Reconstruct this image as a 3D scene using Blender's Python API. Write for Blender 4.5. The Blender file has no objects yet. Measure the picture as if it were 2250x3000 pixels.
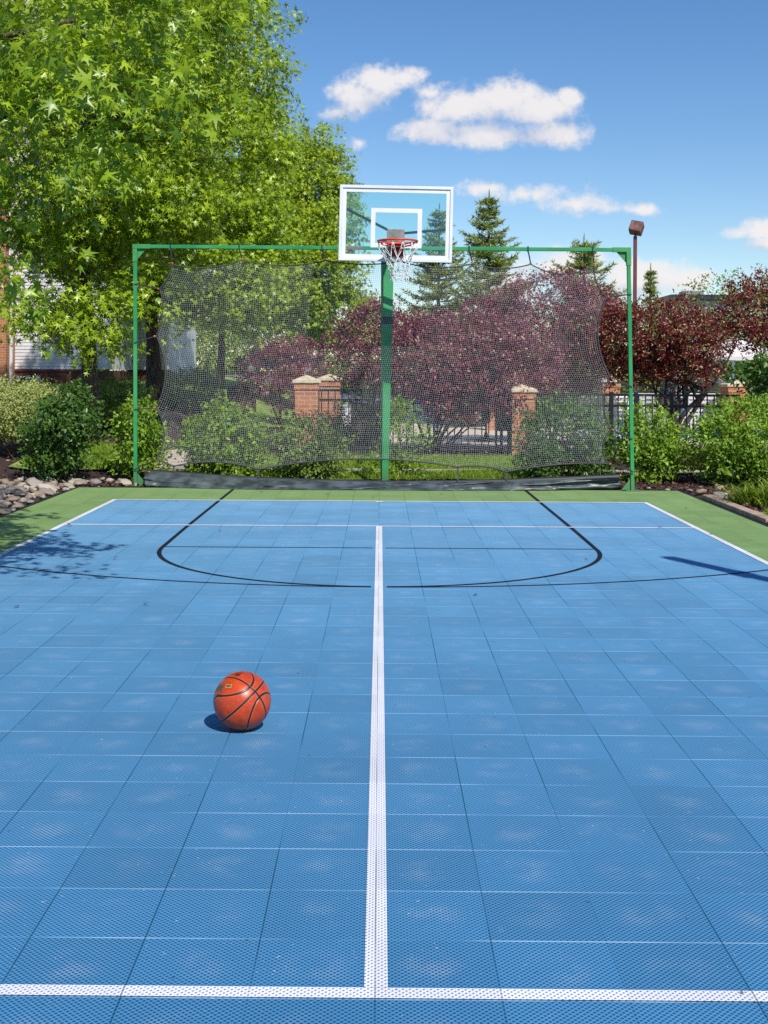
import bpy, bmesh, math
import numpy as np
from mathutils import Vector, Matrix, noise as mnoise

R = math.radians
sc = bpy.context.scene
COL = sc.collection
rng = np.random.default_rng(7)

# ------------------------------------------------------------------ camera
F, CX, CY = 3568.0, 1086.0, 1087.0          # focal length / principal point, in photo pixels (2250 x 3000)
HC = 1.504
YAW, ROLL = .0078, .005
fw = Vector((-math.sin(YAW), math.cos(YAW), 0))
r0 = Vector((math.cos(YAW), math.sin(YAW), 0))
u0 = Vector((0, 0, 1))
rt = r0 * math.cos(ROLL) + u0 * math.sin(ROLL)
up = u0 * math.cos(ROLL) - r0 * math.sin(ROLL)
cam_d = bpy.data.cameras.new('camera')
cam = bpy.data.objects.new('camera', cam_d)
COL.objects.link(cam)
sc.camera = cam
cam.matrix_world = Matrix(((rt.x, up.x, -fw.x, 0), (rt.y, up.y, -fw.y, 0), (rt.z, up.z, -fw.z, HC), (0, 0, 0, 1)))
cam_d.sensor_width = 36
cam_d.sensor_fit = 'AUTO'
cam_d.lens = 36 * F / 3000
cam_d.shift_x = (1125 - CX) / 3000
cam_d.shift_y = -(1500 - CY) / 3000
cam_d.clip_start = .05
cam_d.clip_end = 5000


def U(px, py, d):
    """world point seen at photo pixel (px,py) at depth d: used to survey the place from the photograph"""
    return Vector((0, 0, HC)) + fw * d + rt * ((px - CX) / F * d) - up * ((py - CY) / F * d)


def G(px, py, z=0.0):
    v = fw + rt * ((px - CX) / F) - up * ((py - CY) / F)
    return Vector((0, 0, HC)) + v * ((z - HC) / v.z)


# ------------------------------------------------------------------ node helpers
def lin(r, g, b):
    f = lambda c: (c / 255 / 12.92) if c / 255 <= .04045 else ((c / 255 + .055) / 1.055) ** 2.4
    return (f(r), f(g), f(b), 1)


class NT:
    def __init__(s, nt):
        s.t = nt

    def n(s, typ, ins=None, **props):
        nd = s.t.nodes.new(typ)
        for k, v in props.items():
            setattr(nd, k, v)
        for k, v in (ins or {}).items():
            sock = nd.inputs[k]
            if isinstance(v, bpy.types.NodeSocket):
                s.t.links.new(v, sock)
            else:
                if isinstance(v, tuple) and sock.type == 'VECTOR':
                    v = v[:3]
                sock.default_value = v
        return nd

    def m(s, op, a, b=0.0, c=0.0, clamp=False):
        nd = s.n('ShaderNodeMath', {0: a, 1: b, 2: c}, operation=op)
        nd.use_clamp = clamp
        return nd.outputs[0]

    def mix(s, f, a, b, blend='MIX'):
        nd = s.n('ShaderNodeMix', data_type='RGBA', blend_type=blend)
        for i, v in ((0, f), (6, a), (7, b)):
            if isinstance(v, bpy.types.NodeSocket):
                s.t.links.new(v, nd.inputs[i])
            else:
                nd.inputs[i].default_value = v
        return nd.outputs[2]

    def noise(s, vec, scale, detail=4.0, rough=.55, dim='3D'):
        ins = {'Scale': scale, 'Detail': detail, 'Roughness': rough}
        if vec is not None:
            ins['Vector'] = vec
        return s.n('ShaderNodeTexNoise', ins, noise_dimensions=dim).outputs[0]

    def step(s, x, a, b):
        return s.n('ShaderNodeMapRange', {0: x, 1: a, 2: b, 3: 0.0, 4: 1.0}, interpolation_type='SMOOTHSTEP').outputs[0]


def new_mat(name):
    m = bpy.data.materials.new(name)
    m.use_nodes = True
    nt = NT(m.node_tree)
    m.node_tree.nodes.clear()
    out = nt.n('ShaderNodeOutputMaterial')
    return m, nt, out


def bsdf(nt, out, color, rough=.6, bump=None, dist=.01, strength=1.0, **kw):
    ins = {'Base Color': color, 'Roughness': rough}
    ins.update(kw)
    b = nt.n('ShaderNodeBsdfPrincipled', ins)
    if bump is not None:
        bp = nt.n('ShaderNodeBump', {'Height': bump, 'Distance': dist, 'Strength': strength})
        nt.t.links.new(bp.outputs[0], b.inputs['Normal'])
    nt.t.links.new(b.outputs[0], out.inputs[0])
    return b


def simple(name, color, rough=.5, var=.12, scale=6.0, bump=.0, **kw):
    """paint / metal / plastic with uneven tone and a little dirt"""
    m, nt, out = new_mat(name)
    co = nt.n('ShaderNodeTexCoord').outputs['Object']
    n1 = nt.noise(co, scale)
    n2 = nt.noise(co, scale * 9, 3.0)
    k = nt.m('ADD', nt.m('MULTIPLY', n1, .7), nt.m('MULTIPLY', n2, .3))
    dark = tuple(c * (1 - var * 2) for c in color[:3]) + (1,)
    lite = tuple(min(1, c * (1 + var * 1.2)) for c in color[:3]) + (1,)
    c = nt.mix(nt.step(k, .3, .7), dark, lite)
    bsdf(nt, out, c, rough, n2 if bump else None, bump or .001, .5, **kw)
    return m


def leaf_mat(name, dark, lite, accent=None, trans=.35, rough=.45, spec=.35, acc=.94):
    m, nt, out = new_mat(name)
    t = nt.n('ShaderNodeAttribute', attribute_name='tint').outputs['Fac']
    c = nt.mix(t, dark, lite)
    if accent is not None:
        c = nt.mix(nt.step(t, acc, acc + .04), c, accent)
    co = nt.n('ShaderNodeNewGeometry').outputs['Position']
    c = nt.mix(nt.m('MULTIPLY', nt.noise(co, 40.0, 2.0), .35), c, nt.mix(1.0, c, (.55, .6, .5, 1), 'MULTIPLY'))
    p = nt.n('ShaderNodeBsdfPrincipled', {'Base Color': c, 'Roughness': rough, 'Specular IOR Level': spec})
    tr = nt.n('ShaderNodeBsdfTranslucent', {'Color': nt.mix(1.0, c, (1.15, 1.1, .6, 1), 'MULTIPLY')})
    mx = nt.n('ShaderNodeMixShader', {0: trans, 1: p.outputs[0], 2: tr.outputs[0]})
    nt.t.links.new(mx.outputs[0], out.inputs[0])
    return m


# ------------------------------------------------------------------ mesh helpers
def mesh_np(name, V, Fc, mats=None, parent=None, smooth=False, tint=None, loc=None):
    V = np.asarray(V, dtype=np.float32)
    Fc = np.asarray(Fc, dtype=np.int32)
    me = bpy.data.meshes.new(name)
    me.vertices.add(len(V))
    me.vertices.foreach_set('co', V.ravel())
    m, k = Fc.shape
    me.loops.add(m * k)
    me.loops.foreach_set('vertex_index', Fc.ravel())
    me.polygons.add(m)
    me.polygons.foreach_set('loop_start', np.arange(m, dtype=np.int32) * k)
    if smooth:
        me.polygons.foreach_set('use_smooth', np.ones(m, dtype=bool))
    me.update(calc_edges=True)
    if tint is not None:
        a = me.attributes.new('tint', 'FLOAT', 'POINT')
        a.data.foreach_set('value', np.asarray(tint, dtype=np.float32))
    o = bpy.data.objects.new(name, me)
    COL.objects.link(o)
    if mats is not None:
        me.materials.append(mats)
    if parent is not None:
        o.parent = parent
    if loc is not None:
        o.location = loc
    return o


class MB:
    """collects polygons for ONE mesh"""
    def __init__(s):
        s.v, s.f = [], []

    def add(s, V, Fs):
        k = len(s.v)
        s.v += [tuple(map(float, p)) for p in V]
        s.f += [tuple(i + k for i in f) for f in Fs]
        return s

    def box(s, c, h, M=None):
        c = Vector(c)
        P = [Vector((x * h[0], y * h[1], z * h[2])) for z in (-1, 1) for y in (-1, 1) for x in (-1, 1)]
        P = [c + (M @ p if M else p) for p in P]
        return s.add(P, [(0, 2, 3, 1), (4, 5, 7, 6), (0, 1, 5, 4), (2, 6, 7, 3), (0, 4, 6, 2), (1, 3, 7, 5)])

    def bb(s, x0, x1, y0, y1, z0, z1):
        return s.box(((x0 + x1) / 2, (y0 + y1) / 2, (z0 + z1) / 2), (abs(x1 - x0) / 2, abs(y1 - y0) / 2, abs(z1 - z0) / 2))

    def beam(s, a, b, w, h=None, upv=(0, 0, 1)):
        a, b = Vector(a), Vector(b)
        h = h or w
        d = (b - a).normalized()
        x = d.cross(Vector(upv))
        if x.length < 1e-4:
            x = d.cross(Vector((0, 1, 0)))
        x.normalize()
        y = x.cross(d)
        P = [p + x * (sx * w / 2) + y * (sy * h / 2) for p in (a, b) for sx, sy in ((-1, -1), (1, -1), (1, 1), (-1, 1))]
        return s.add(P, [(0, 1, 2, 3), (7, 6, 5, 4), (0, 4, 5, 1), (1, 5, 6, 2), (2, 6, 7, 3), (3, 7, 4, 0)])

    def tube(s, pts, rad, n=6, closed=False, cap=True):
        pts = [Vector(p) for p in pts]
        m = len(pts)
        rad = [rad] * m if not hasattr(rad, '__len__') else rad
        V = []
        prev = None
        for i, p in enumerate(pts):
            if closed:
                d = pts[(i + 1) % m] - pts[i - 1]
            else:
                d = pts[min(i + 1, m - 1)] - pts[max(i - 1, 0)]
            d = d.normalized() if d.length > 1e-9 else Vector((0, 0, 1))
            if prev is None:
                x = d.cross(Vector((0, 0, 1)))
                if x.length < .1:
                    x = d.cross(Vector((0, 1, 0)))
            else:
                x = prev - d * prev.dot(d)
            x.normalize()
            prev = x
            y = d.cross(x)
            for k in range(n):
                a = 2 * math.pi * k / n
                V.append(p + (x * math.cos(a) + y * math.sin(a)) * rad[i])
        Fs = []
        for i in range(m if closed else m - 1):
            j = (i + 1) % m
            for k in range(n):
                l = (k + 1) % n
                Fs.append((i * n + k, i * n + l, j * n + l, j * n + k))
        if cap and not closed:
            Fs.append(tuple(range(n))[::-1])
            Fs.append(tuple((m - 1) * n + k for k in range(n)))
        return s.add(V, Fs)

    def lathe(s, prof, c=(0, 0, 0), n=24):
        c = Vector(c)
        V = [c + Vector((r * math.cos(2 * math.pi * k / n), r * math.sin(2 * math.pi * k / n), z)) for r, z in prof for k in range(n)]
        Fs = [(i * n + k, i * n + (k + 1) % n, (i + 1) * n + (k + 1) % n, (i + 1) * n + k) for i in range(len(prof) - 1) for k in range(n)]
        return s.add(V, Fs)

    def prism(s, poly, dvec):
        """poly: list of 3d points, extruded along dvec"""
        n = len(poly)
        P = [Vector(p) for p in poly]
        Q = [p + Vector(dvec) for p in P]
        return s.add(P + Q, [tuple(range(n))[::-1], tuple(range(n, 2 * n))] + [(i, (i + 1) % n, n + (i + 1) % n, n + i) for i in range(n)])

    def build(s, name, mat, parent=None, smooth=False, bevel=0.0):
        me = bpy.data.meshes.new(name)
        me.from_pydata(s.v, [], s.f)
        me.update()
        bm = bmesh.new()
        bm.from_mesh(me)
        bmesh.ops.recalc_face_normals(bm, faces=bm.faces)
        bm.to_mesh(me)
        bm.free()
        if smooth:
            for p in me.polygons:
                p.use_smooth = True
        if mat:
            me.materials.append(mat)
        o = bpy.data.objects.new(name, me)
        COL.objects.link(o)
        if parent is not None:
            o.parent = parent
        if bevel:
            b = o.modifiers.new('edge', 'BEVEL')
            b.width = bevel
            b.segments = 2
            b.limit_method = 'ANGLE'
        return o


def tag(o, label=None, cat=None, group=None, kind=None):
    if label:
        o['label'] = label
    if cat:
        o['category'] = cat
    if group:
        o['group'] = group
    if kind:
        o['kind'] = kind
    return o


def empty(name, label, cat, group=None, loc=(0, 0, 0), rz=0):
    o = bpy.data.objects.new(name, None)
    COL.objects.link(o)
    o.empty_display_size = .2
    o.location = loc
    o.rotation_euler = (0, 0, rz)
    return tag(o, label, cat, group)


def structure(o):
    o['kind'] = 'structure'
    return o


def copy_tree(o, parent=None):
    c = o.copy()
    COL.objects.link(c)
    c.parent = parent
    for ch in list(o.children):
        copy_tree(ch, c)
    return c


def nrm(a):
    return a / np.maximum(np.linalg.norm(a, axis=-1, keepdims=True), 1e-9)


def rdir(n):
    return nrm(rng.normal(size=(n, 3)))


# leaf templates: (verts, quads); leaf lies in xy, tip along +y
def star_leaf():
    V = [(0, .34, .03)]
    ang = [0, 52, 112, -112, -52]
    tips = [.68, .64, .46, .46, .64]
    nts = [26, 82, 165, -165, -82, -26]     # notches
    order = [0, 52, 112, -112, -52]
    notch = {26: .2, 82: .2, 165: .16, -165: .16, -82: .2, -26: .2}
    P = lambda a, r, z: (r * math.sin(R(a)), .34 + r * math.cos(R(a)), z)
    for a, t in zip(ang, tips):
        V.append(P(a, t, -.16 * t))
    for a in nts:
        V.append(P(a, notch[a], .02))
    # tips idx 1..5 = 0,52,112,-112,-52 ; notches 6..11 = 26,82,165,-165,-82,-26
    Fq = [(0, 11, 1, 6), (0, 6, 2, 7), (0, 7, 3, 8), (0, 9, 4, 10), (0, 10, 5, 11)]
    return np.array(V), np.array(Fq)


def oval_leaf(w=.27, fold=.1):
    V = [(0, 0, 0), (w, .42, fold), (0, 1, -.12), (-w, .42, fold), (0, .45, 0)]
    return np.array(V), np.array([(0, 1, 2, 4), (0, 4, 2, 3)])


def needle_leaf(w=.1):
    V = [(-w, 0, 0), (w, 0, 0), (w * .3, 1, 0), (-w * .3, 1, 0)]
    return np.array(V), np.array([(0, 1, 2, 3)])


def blade_leaf(w=.04, bend=.35):
    V = [(-w, 0, 0), (w, 0, 0), (w * .8, .55, bend * .25), (-w * .8, .55, bend * .25), (w * .1, 1, bend), (-w * .1, 1, bend)]
    return np.array(V), np.array([(0, 1, 2, 3), (3, 2, 4, 5)])


STAR, OVAL, NEEDLE, BLADE = star_leaf(), oval_leaf(), needle_leaf(), blade_leaf()


def leaves(name, tmpl, P, T, N, S, tint, mat, parent=None):
    tv, tf = tmpl
    T = nrm(T)
    N = nrm(N - T * np.sum(N * T, axis=1, keepdims=True))
    B = np.cross(T, N)
    S = np.asarray(S)[:, None, None]
    V = P[:, None, :] + S * (tv[None, :, 0:1] * B[:, None, :] + tv[None, :, 1:2] * T[:, None, :] + tv[None, :, 2:3] * N[:, None, :])
    n, k = len(P), len(tv)
    Fc = tf[None] + (np.arange(n) * k)[:, None, None]
    return mesh_np(name, V.reshape(-1, 3), Fc.reshape(-1, tf.shape[1]), mat, parent, tint=np.repeat(tint, k))


def lump(D, seed, k=4.0):
    """smooth uneven radius factor for unit directions"""
    r = np.random.default_rng(seed)
    out = np.zeros(len(D))
    for i in range(7):
        a = r.normal(size=3) * k * (.6 + .25 * i)
        out += np.sin(D @ a + r.uniform(0, 6.28)) / (1 + .35 * i)
    return out / 3.0


def twigs_in(ells, n, seed, inner=.2, amp=.16, back=.45):
    """twig base points and outward directions spread over the surface of a union of ellipsoids"""
    ells = [(np.array(c, float), np.array(r, float)) for c, r in ells]
    w = np.array([r[0] * r[1] + r[1] * r[2] + r[0] * r[2] for c, r in ells])
    idx = rng.choice(len(ells), size=n * 4, p=w / w.sum())
    C = np.array([c for c, r in ells])[idx]
    RR = np.array([r for c, r in ells])[idx]
    D = rdir(n * 4)
    shell = rng.random(n * 4) > inner
    f = np.where(shell, rng.uniform(.78, 1.02, n * 4), rng.random(n * 4) ** .5 * .9)
    f *= 1 + amp * lump(D + idx[:, None] * 3.1, seed)
    P = C + D * RR * f[:, None]
    keep = np.ones(len(P), bool)
    for j, (c, r) in enumerate(ells):
        q = np.linalg.norm((P - c) / r, axis=1)
        keep &= ~((idx != j) & (q < .6) & shell)
    O = nrm(D / RR)
    toward = O[:, 1] < .35
    keep &= toward | (rng.random(len(P)) < back)
    P, O = P[keep][:n], O[keep][:n]
    return P, O


def foliage(name, tmpl, ells, ntw, per, size, mat, parent, seed, L=.25, inner=.2, amp=.16, up_=.45, droop=.25, rnd=.75, spread=.5, back=.45, minz=None, tintc=0.0, clump=None, extra=None):
    if clump:
        k, cr = clump                       # twigs gathered into drooping sprays with dark gaps between them
        Pc, Oc = twigs_in(ells, max(4, ntw // k), seed, inner, amp, back)
        P = np.repeat(Pc, k, 0)
        O = np.repeat(Oc, k, 0)
        j_ = rng.normal(size=P.shape) * cr
        j_[:, 2] *= .5
        j_[:, 2] -= .35 * np.hypot(j_[:, 0], j_[:, 1])
        P = P + j_
        O = nrm(O + j_ / cr * .25)
    else:
        P, O = twigs_in(ells, ntw, seed, inner, amp, back)
    n = len(P)
    D = nrm(O * .8 + rdir(n) * .55 + np.array([0, 0, .25]))
    t = (np.arange(per) + rng.random((n, per))) / per
    Ls = L * rng.uniform(.6, 1.5, (n, 1))
    side = rdir(n * per).reshape(n, per, 3)
    Q = P[:, None, :] + D[:, None, :] * (t * Ls)[:, :, None] + side * (size * spread)
    T = D[:, None, :] * .35 + side * .8 + np.array([0, 0, -droop])
    N = O[:, None, :] * .5 + np.array([0, 0, up_ * .8]) + np.array(sdir) * .45 + rng.normal(size=(n, per, 3)) * rnd * .55
    S = size * rng.uniform(.5, 1.25, (n, per))
    ct = rng.random((n, 1)) * .5
    tint = np.clip(ct + rng.random((n, per)) * .5 + tintc, 0, 1)
    Q, T, N = Q.reshape(-1, 3), T.reshape(-1, 3), N.reshape(-1, 3)
    S, tint = S.ravel(), tint.ravel()
    if minz is not None:
        k = Q[:, 2] > minz
        Q, T, N, S, tint = Q[k], T[k], N[k], S[k], tint[k]
    if extra is not None:
        eP, eT, eN, eS, et = extra(P)
        if len(eP):
            Q, T, N = np.concatenate([Q, eP]), np.concatenate([T, eT]), np.concatenate([N, eN])
            S, tint = np.concatenate([S, eS]), np.concatenate([tint, et])
    leaves(name, tmpl, Q, T, N, S, tint, mat, parent)
    return P, D


def wob(a, b, n, amp, seed):
    """wobbly line of n points from a to b"""
    a, b = Vector(a), Vector(b)
    L = (b - a).length
    out = []
    for i in range(n):
        t = i / (n - 1)
        p = a.lerp(b, t)
        k = amp * L * math.sin(math.pi * t) if n > 2 else 0
        out.append(p + Vector(mnoise.noise_vector(Vector((seed * 7.3, t * 2.2, seed * 1.7)))) * k)
    return out

# ------------------------------------------------------------------ materials
TILE = .3048
COURT_Y0 = 2.915          # front edge of the near white line lies on a tile joint


def lattice(nt):
    """open diamond lattice of a plastic court tile: 1 on the ribs, 0 in the holes; plus joints"""
    pos = nt.n('ShaderNodeNewGeometry').outputs['Position']
    sp = nt.n('ShaderNodeSeparateXYZ', {0: pos})
    x = nt.m('ADD', sp.outputs[0], 40 * TILE + .005)
    y = nt.m('ADD', sp.outputs[1], 40 * TILE - COURT_Y0)
    p = TILE / 18
    a, b = nt.m('DIVIDE', x, p), nt.m('DIVIDE', y, p)
    tri = lambda v: nt.m('MULTIPLY', nt.m('ABSOLUTE', nt.m('SUBTRACT', nt.m('FRACT', v), .5)), 2.0)
    s, t = tri(nt.m('ADD', a, b)), tri(nt.m('SUBTRACT', a, b))
    rib = nt.m('MAXIMUM', s, t)
    u, v = nt.m('DIVIDE', x, TILE), nt.m('DIVIDE', y, TILE)
    du = nt.m('MULTIPLY', nt.m('SUBTRACT', .5, nt.m('ABSOLUTE', nt.m('SUBTRACT', nt.m('FRACT', u), .5))), TILE)   # distance to joint, m
    dv = nt.m('MULTIPLY', nt.m('SUBTRACT', .5, nt.m('ABSOLUTE', nt.m('SUBTRACT', nt.m('FRACT', v), .5))), TILE)
    return pos, rib, du, dv, u, v, (s, t)


def tile_mat(name, ribc, holec, dust_sheen=1.0, sheenc=(.35, .55, .8, 1), thr=.56, sheen=.0, rough=.6, spec=.1):
    m, nt, out = new_mat(name)
    pos, rib, du, dv, u, v, st = lattice(nt)
    r = nt.step(rib, thr - .05, thr + .07)
    # tiles differ a little from each other
    cell = nt.n('ShaderNodeCombineXYZ', {0: nt.m('FLOOR', u), 1: nt.m('FLOOR', v)}).outputs[0]
    wn = nt.n('ShaderNodeTexWhiteNoise', {'Vector': cell}, noise_dimensions='2D').outputs[0]
    big = nt.noise(pos, .9, 4.0)
    shade = nt.m('ADD', .82, nt.m('ADD', nt.m('MULTIPLY', wn, .13), nt.m('MULTIPLY', big, .3)))
    sh = nt.n('ShaderNodeCombineColor', {0: shade, 1: shade, 2: shade}).outputs[0]
    # ribs running one way catch more light than the other family
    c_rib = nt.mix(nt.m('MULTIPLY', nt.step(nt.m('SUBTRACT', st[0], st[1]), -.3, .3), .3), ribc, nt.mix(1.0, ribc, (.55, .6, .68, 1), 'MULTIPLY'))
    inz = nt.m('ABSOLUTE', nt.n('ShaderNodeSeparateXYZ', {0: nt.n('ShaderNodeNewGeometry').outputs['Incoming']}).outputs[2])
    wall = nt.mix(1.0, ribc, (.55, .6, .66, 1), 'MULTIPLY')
    c = nt.mix(r, nt.mix(nt.step(inz, .34, .05), holec, wall), c_rib)  # hole shade painted dark; at low view angles a shaded wall tone covers it
    knot_glint = nt.m('MULTIPLY', nt.step(nt.m('MINIMUM', st[0], st[1]), .55, .85), .3 * min(1, dust_sheen))  # bright highlight ticks painted where ribs cross
    c = nt.mix(knot_glint, c, tuple(min(.85, k * 1.6 + .04) for k in ribc[:3]) + (1,))
    grazing_sheen = nt.m('SUBTRACT', 1.0, nt.m('POWER', 2.718, nt.m('DIVIDE', -.034 * dust_sheen, nt.m('MAXIMUM', inz, .05))))  # grazing sheen painted in: paler colour at low view angles
    c = nt.mix(grazing_sheen, c, sheenc)
    # dust in the middle of each tile and scuffs
    fu = nt.m('SUBTRACT', nt.m('FRACT', u), .5)
    fv = nt.m('SUBTRACT', nt.m('FRACT', v), .5)
    rr = nt.m('SQRT', nt.m('ADD', nt.m('MULTIPLY', fu, fu), nt.m('MULTIPLY', fv, fv)))
    blob = nt.m('MULTIPLY', nt.step(rr, .42, .05), nt.step(nt.noise(pos, 7.0, 5.0), .38, .7))
    scuff = nt.m('MULTIPLY', nt.step(nt.noise(pos, 26.0, 6.0, .7), .62, .72), nt.step(nt.noise(pos, 3.0, 3.0), .45, .62))
    speck = nt.step(nt.noise(pos, 75.0, 2.0), .69, .73)
    speck = nt.m('MULTIPLY', speck, nt.step(nt.noise(pos, 2.2, 2.0), .42, .6))
    fine = nt.noise(nt.n('ShaderNodeMapping', {0: pos, 3: (60, 120, 1)}).outputs[0], 1.0, 6.0, .75)
    marks = nt.m('MULTIPLY', nt.step(fine, .57, .66), nt.step(nt.noise(pos, 4.2, 3.0), .47, .66))
    d = nt.m('ADD', nt.m('MULTIPLY', nt.m('MULTIPLY', blob, nt.m('ADD', .55, nt.m('MULTIPLY', marks, 2.2))), .3 * dust_sheen), nt.m('ADD', nt.m('ADD', nt.m('MULTIPLY', marks, .1 * dust_sheen), nt.m('MULTIPLY', scuff, .55 * dust_sheen)), nt.m('MULTIPLY', speck, .7 * dust_sheen)), clamp=True)
    c = nt.mix(nt.m('MULTIPLY', d, r), c, (.7, .76, .8, 1))
    c = nt.mix(1.0, c, sh, 'MULTIPLY')
    # joints: the cross joints get a painted highlight on the lip, the long joints a dark gap that opens and closes
    lip_glint = nt.m('MULTIPLY', nt.step(dv, .0036, .002), nt.m('MULTIPLY', nt.step(nt.noise(pos, 1.7, 3.0), .35, .65), .62))
    c = nt.mix(lip_glint, c, sheenc)
    gapw = nt.step(nt.noise(nt.n('ShaderNodeCombineXYZ', {0: nt.m('MULTIPLY', nt.m('ROUND', u), 3.7), 1: nt.m('MULTIPLY', v, .35)}).outputs[0], 1.0, 2.0), .38, .58)
    gap = nt.m('MULTIPLY', nt.step(du, .003, .0014), nt.m('ADD', .12, nt.m('MULTIPLY', gapw, .62)))
    c = nt.mix(gap, c, tuple(k * .18 for k in ribc[:3]) + (1,))
    dirt = nt.m('MULTIPLY', nt.step(nt.noise(pos, 31.0, 2.0), .74, .77), .8)
    c = nt.mix(dirt, c, (.03, .025, .02, 1))
    b = bsdf(nt, out, c, rough)
    b.inputs['Specular IOR Level'].default_value = spec
    b.inputs['Sheen Weight'].default_value = sheen
    b.inputs['Sheen Roughness'].default_value = .55
    b.inputs['Sheen Tint'].default_value = sheenc
    return m


M = {}
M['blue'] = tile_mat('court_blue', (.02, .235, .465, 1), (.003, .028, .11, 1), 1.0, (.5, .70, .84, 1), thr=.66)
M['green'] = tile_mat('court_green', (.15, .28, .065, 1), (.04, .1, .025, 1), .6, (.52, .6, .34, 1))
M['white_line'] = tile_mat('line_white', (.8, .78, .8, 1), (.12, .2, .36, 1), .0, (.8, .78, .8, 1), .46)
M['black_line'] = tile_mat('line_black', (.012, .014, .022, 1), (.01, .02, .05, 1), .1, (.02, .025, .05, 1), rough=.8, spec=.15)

M['green_paint'] = simple('green_paint', (.018, .30, .085, 1), .45, .24, 2.2)
m, nt, out = new_mat('green_paint_worn')
co = nt.n('ShaderNodeNewGeometry').outputs['Position']
fade = nt.noise(co, 1.6, 4.0)
grit = nt.noise(co, 38.0, 4.0, .65)
c = nt.mix(nt.step(fade, .35, .65), (.012, .25, .075, 1), (.05, .34, .12, 1))
c = nt.mix(nt.m('MULTIPLY', nt.step(grit, .62, .7), nt.step(nt.noise(co, 4.0, 3.0), .45, .6)), c, (.16, .1, .06, 1))
hz = nt.n('ShaderNodeSeparateXYZ', {0: co}).outputs[2]
c = nt.mix(nt.m('MULTIPLY', nt.step(hz, .35, .0), .5), c, (.12, .12, .07, 1))
bsdf(nt, out, c, .5, grit, .001, .5)
M['green_paint'] = m
M['green_old'] = simple('green_old', (.06, .30, .09, 1), .5, .12, 5.0)
M['white_metal'] = simple('white_metal', (.78, .79, .8, 1), .35, .05, 4.0)
M['white_paint'] = simple('white_paint', (.8, .8, .8, 1), .5, .03, 4.0)
M['grey_metal'] = simple('grey_metal', (.3, .3, .28, 1), .45, .2, 9.0, Metallic=.6)
M['dark_metal'] = simple('dark_metal', (.02, .028, .04, 1), .45, .1)
M['black_iron'] = simple('black_iron', (.012, .012, .016, 1), .4, .1)
M['rim'] = simple('rim_red', (.75, .05, .012, 1), .38, .12, 14.0)
M['rim_dark'] = simple('rim_dark', (.3, .015, .012, 1), .5, .12, 14.0)
M['cord'] = simple('net_cord', (.82, .8, .76, 1), .8, .08, 30.0)
M['mesh_cord'] = simple('mesh_cord', (.56, .56, .62, 1), .7, .12, 8.0)
M['rope'] = simple('border_rope', (.07, .065, .075, 1), .7, .15, 10.0)
M['bungee'] = simple('bungee', (.03, .032, .04, 1), .6, .1)
M['bead'] = simple('bead', (.5, .14, .05, 1), .5, .2)
M['maroon'] = simple('maroon_paint', (.13, .035, .04, 1), .5, .15)
M['maroon_face'] = simple('maroon_face', (.2, .09, .075, 1), .6, .3, 8.0)
M['trim'] = simple('trim_white', (.66, .66, .68, 1), .5, .06)
M['siding'] = simple('siding', (.64, .63, .64, 1), .55, .06, 2.0)
M['stone'] = simple('cap_stone', (.62, .52, .36, 1), .8, .12, 12.0, .004)
M['concrete'] = simple('concrete', (.52, .43, .33, 1), .85, .12, 4.0, .003)
M['deck'] = simple('pool_deck', (.62, .52, .42, 1), .85, .08, 1.5, .003)
M['kerb'] = simple('kerb', (.42, .29, .22, 1), .85, .2, 7.0, .006)
M['asphalt'] = simple('asphalt', (.16, .14, .17, 1), .9, .12, 2.0, .003)
M['plastic_white'] = simple('plastic_white', (.75, .74, .74, 1), .45, .05)
M['canvas'] = simple('canvas', (.75, .68, .64, 1), .8, .07, 3.0)
M['bluecloth'] = simple('blue_cloth', (.01, .12, .5, 1), .7, .15)
M['greybox'] = simple('meter_grey', (.3, .31, .33, 1), .5, .12)
M['brownbox'] = simple('box_brown', (.1, .055, .035, 1), .7, .2)
M['darkplastic'] = simple('dark_plastic', (.03, .03, .04, 1), .5, .15)
M['rubber'] = simple('rubber', (.012, .012, .012, 1), .7, .1)
M['carpaint'] = simple('car_paint', (.02, .025, .035, 1), .2, .05)
M['glass_dark'] = simple('window_pane', (.05, .07, .08, 1), .08, .3, 1.0)
M['pink'] = simple('sign_pink', (.6, .2, .3, 1), .5, .05)
M['teal_metal'] = simple('teal', (.15, .4, .5, 1), .4, .1)

# --- backboard pane: clear glass with a faint green-blue tint
m, nt, out = new_mat('backboard_glass')
tr = nt.n('ShaderNodeBsdfTransparent', {0: (.84, .975, .955, 1)})
gl = nt.n('ShaderNodeBsdfGlossy', {0: (.8, .95, 1, 1), 'Roughness': .02})
df = nt.n('ShaderNodeBsdfDiffuse', {0: (.5, .72, .8, 1)})
fr = nt.n('ShaderNodeFresnel', {0: 1.5})
mx = nt.n('ShaderNodeMixShader', {0: .035, 1: tr.outputs[0], 2: df.outputs[0]})
mx2 = nt.n('ShaderNodeMixShader', {0: nt.m('MULTIPLY', fr.outputs[0], 1.0), 1: mx.outputs[0], 2: gl.outputs[0]})
nt.t.links.new(mx2.outputs[0], out.inputs[0])
M['glass'] = m

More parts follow.
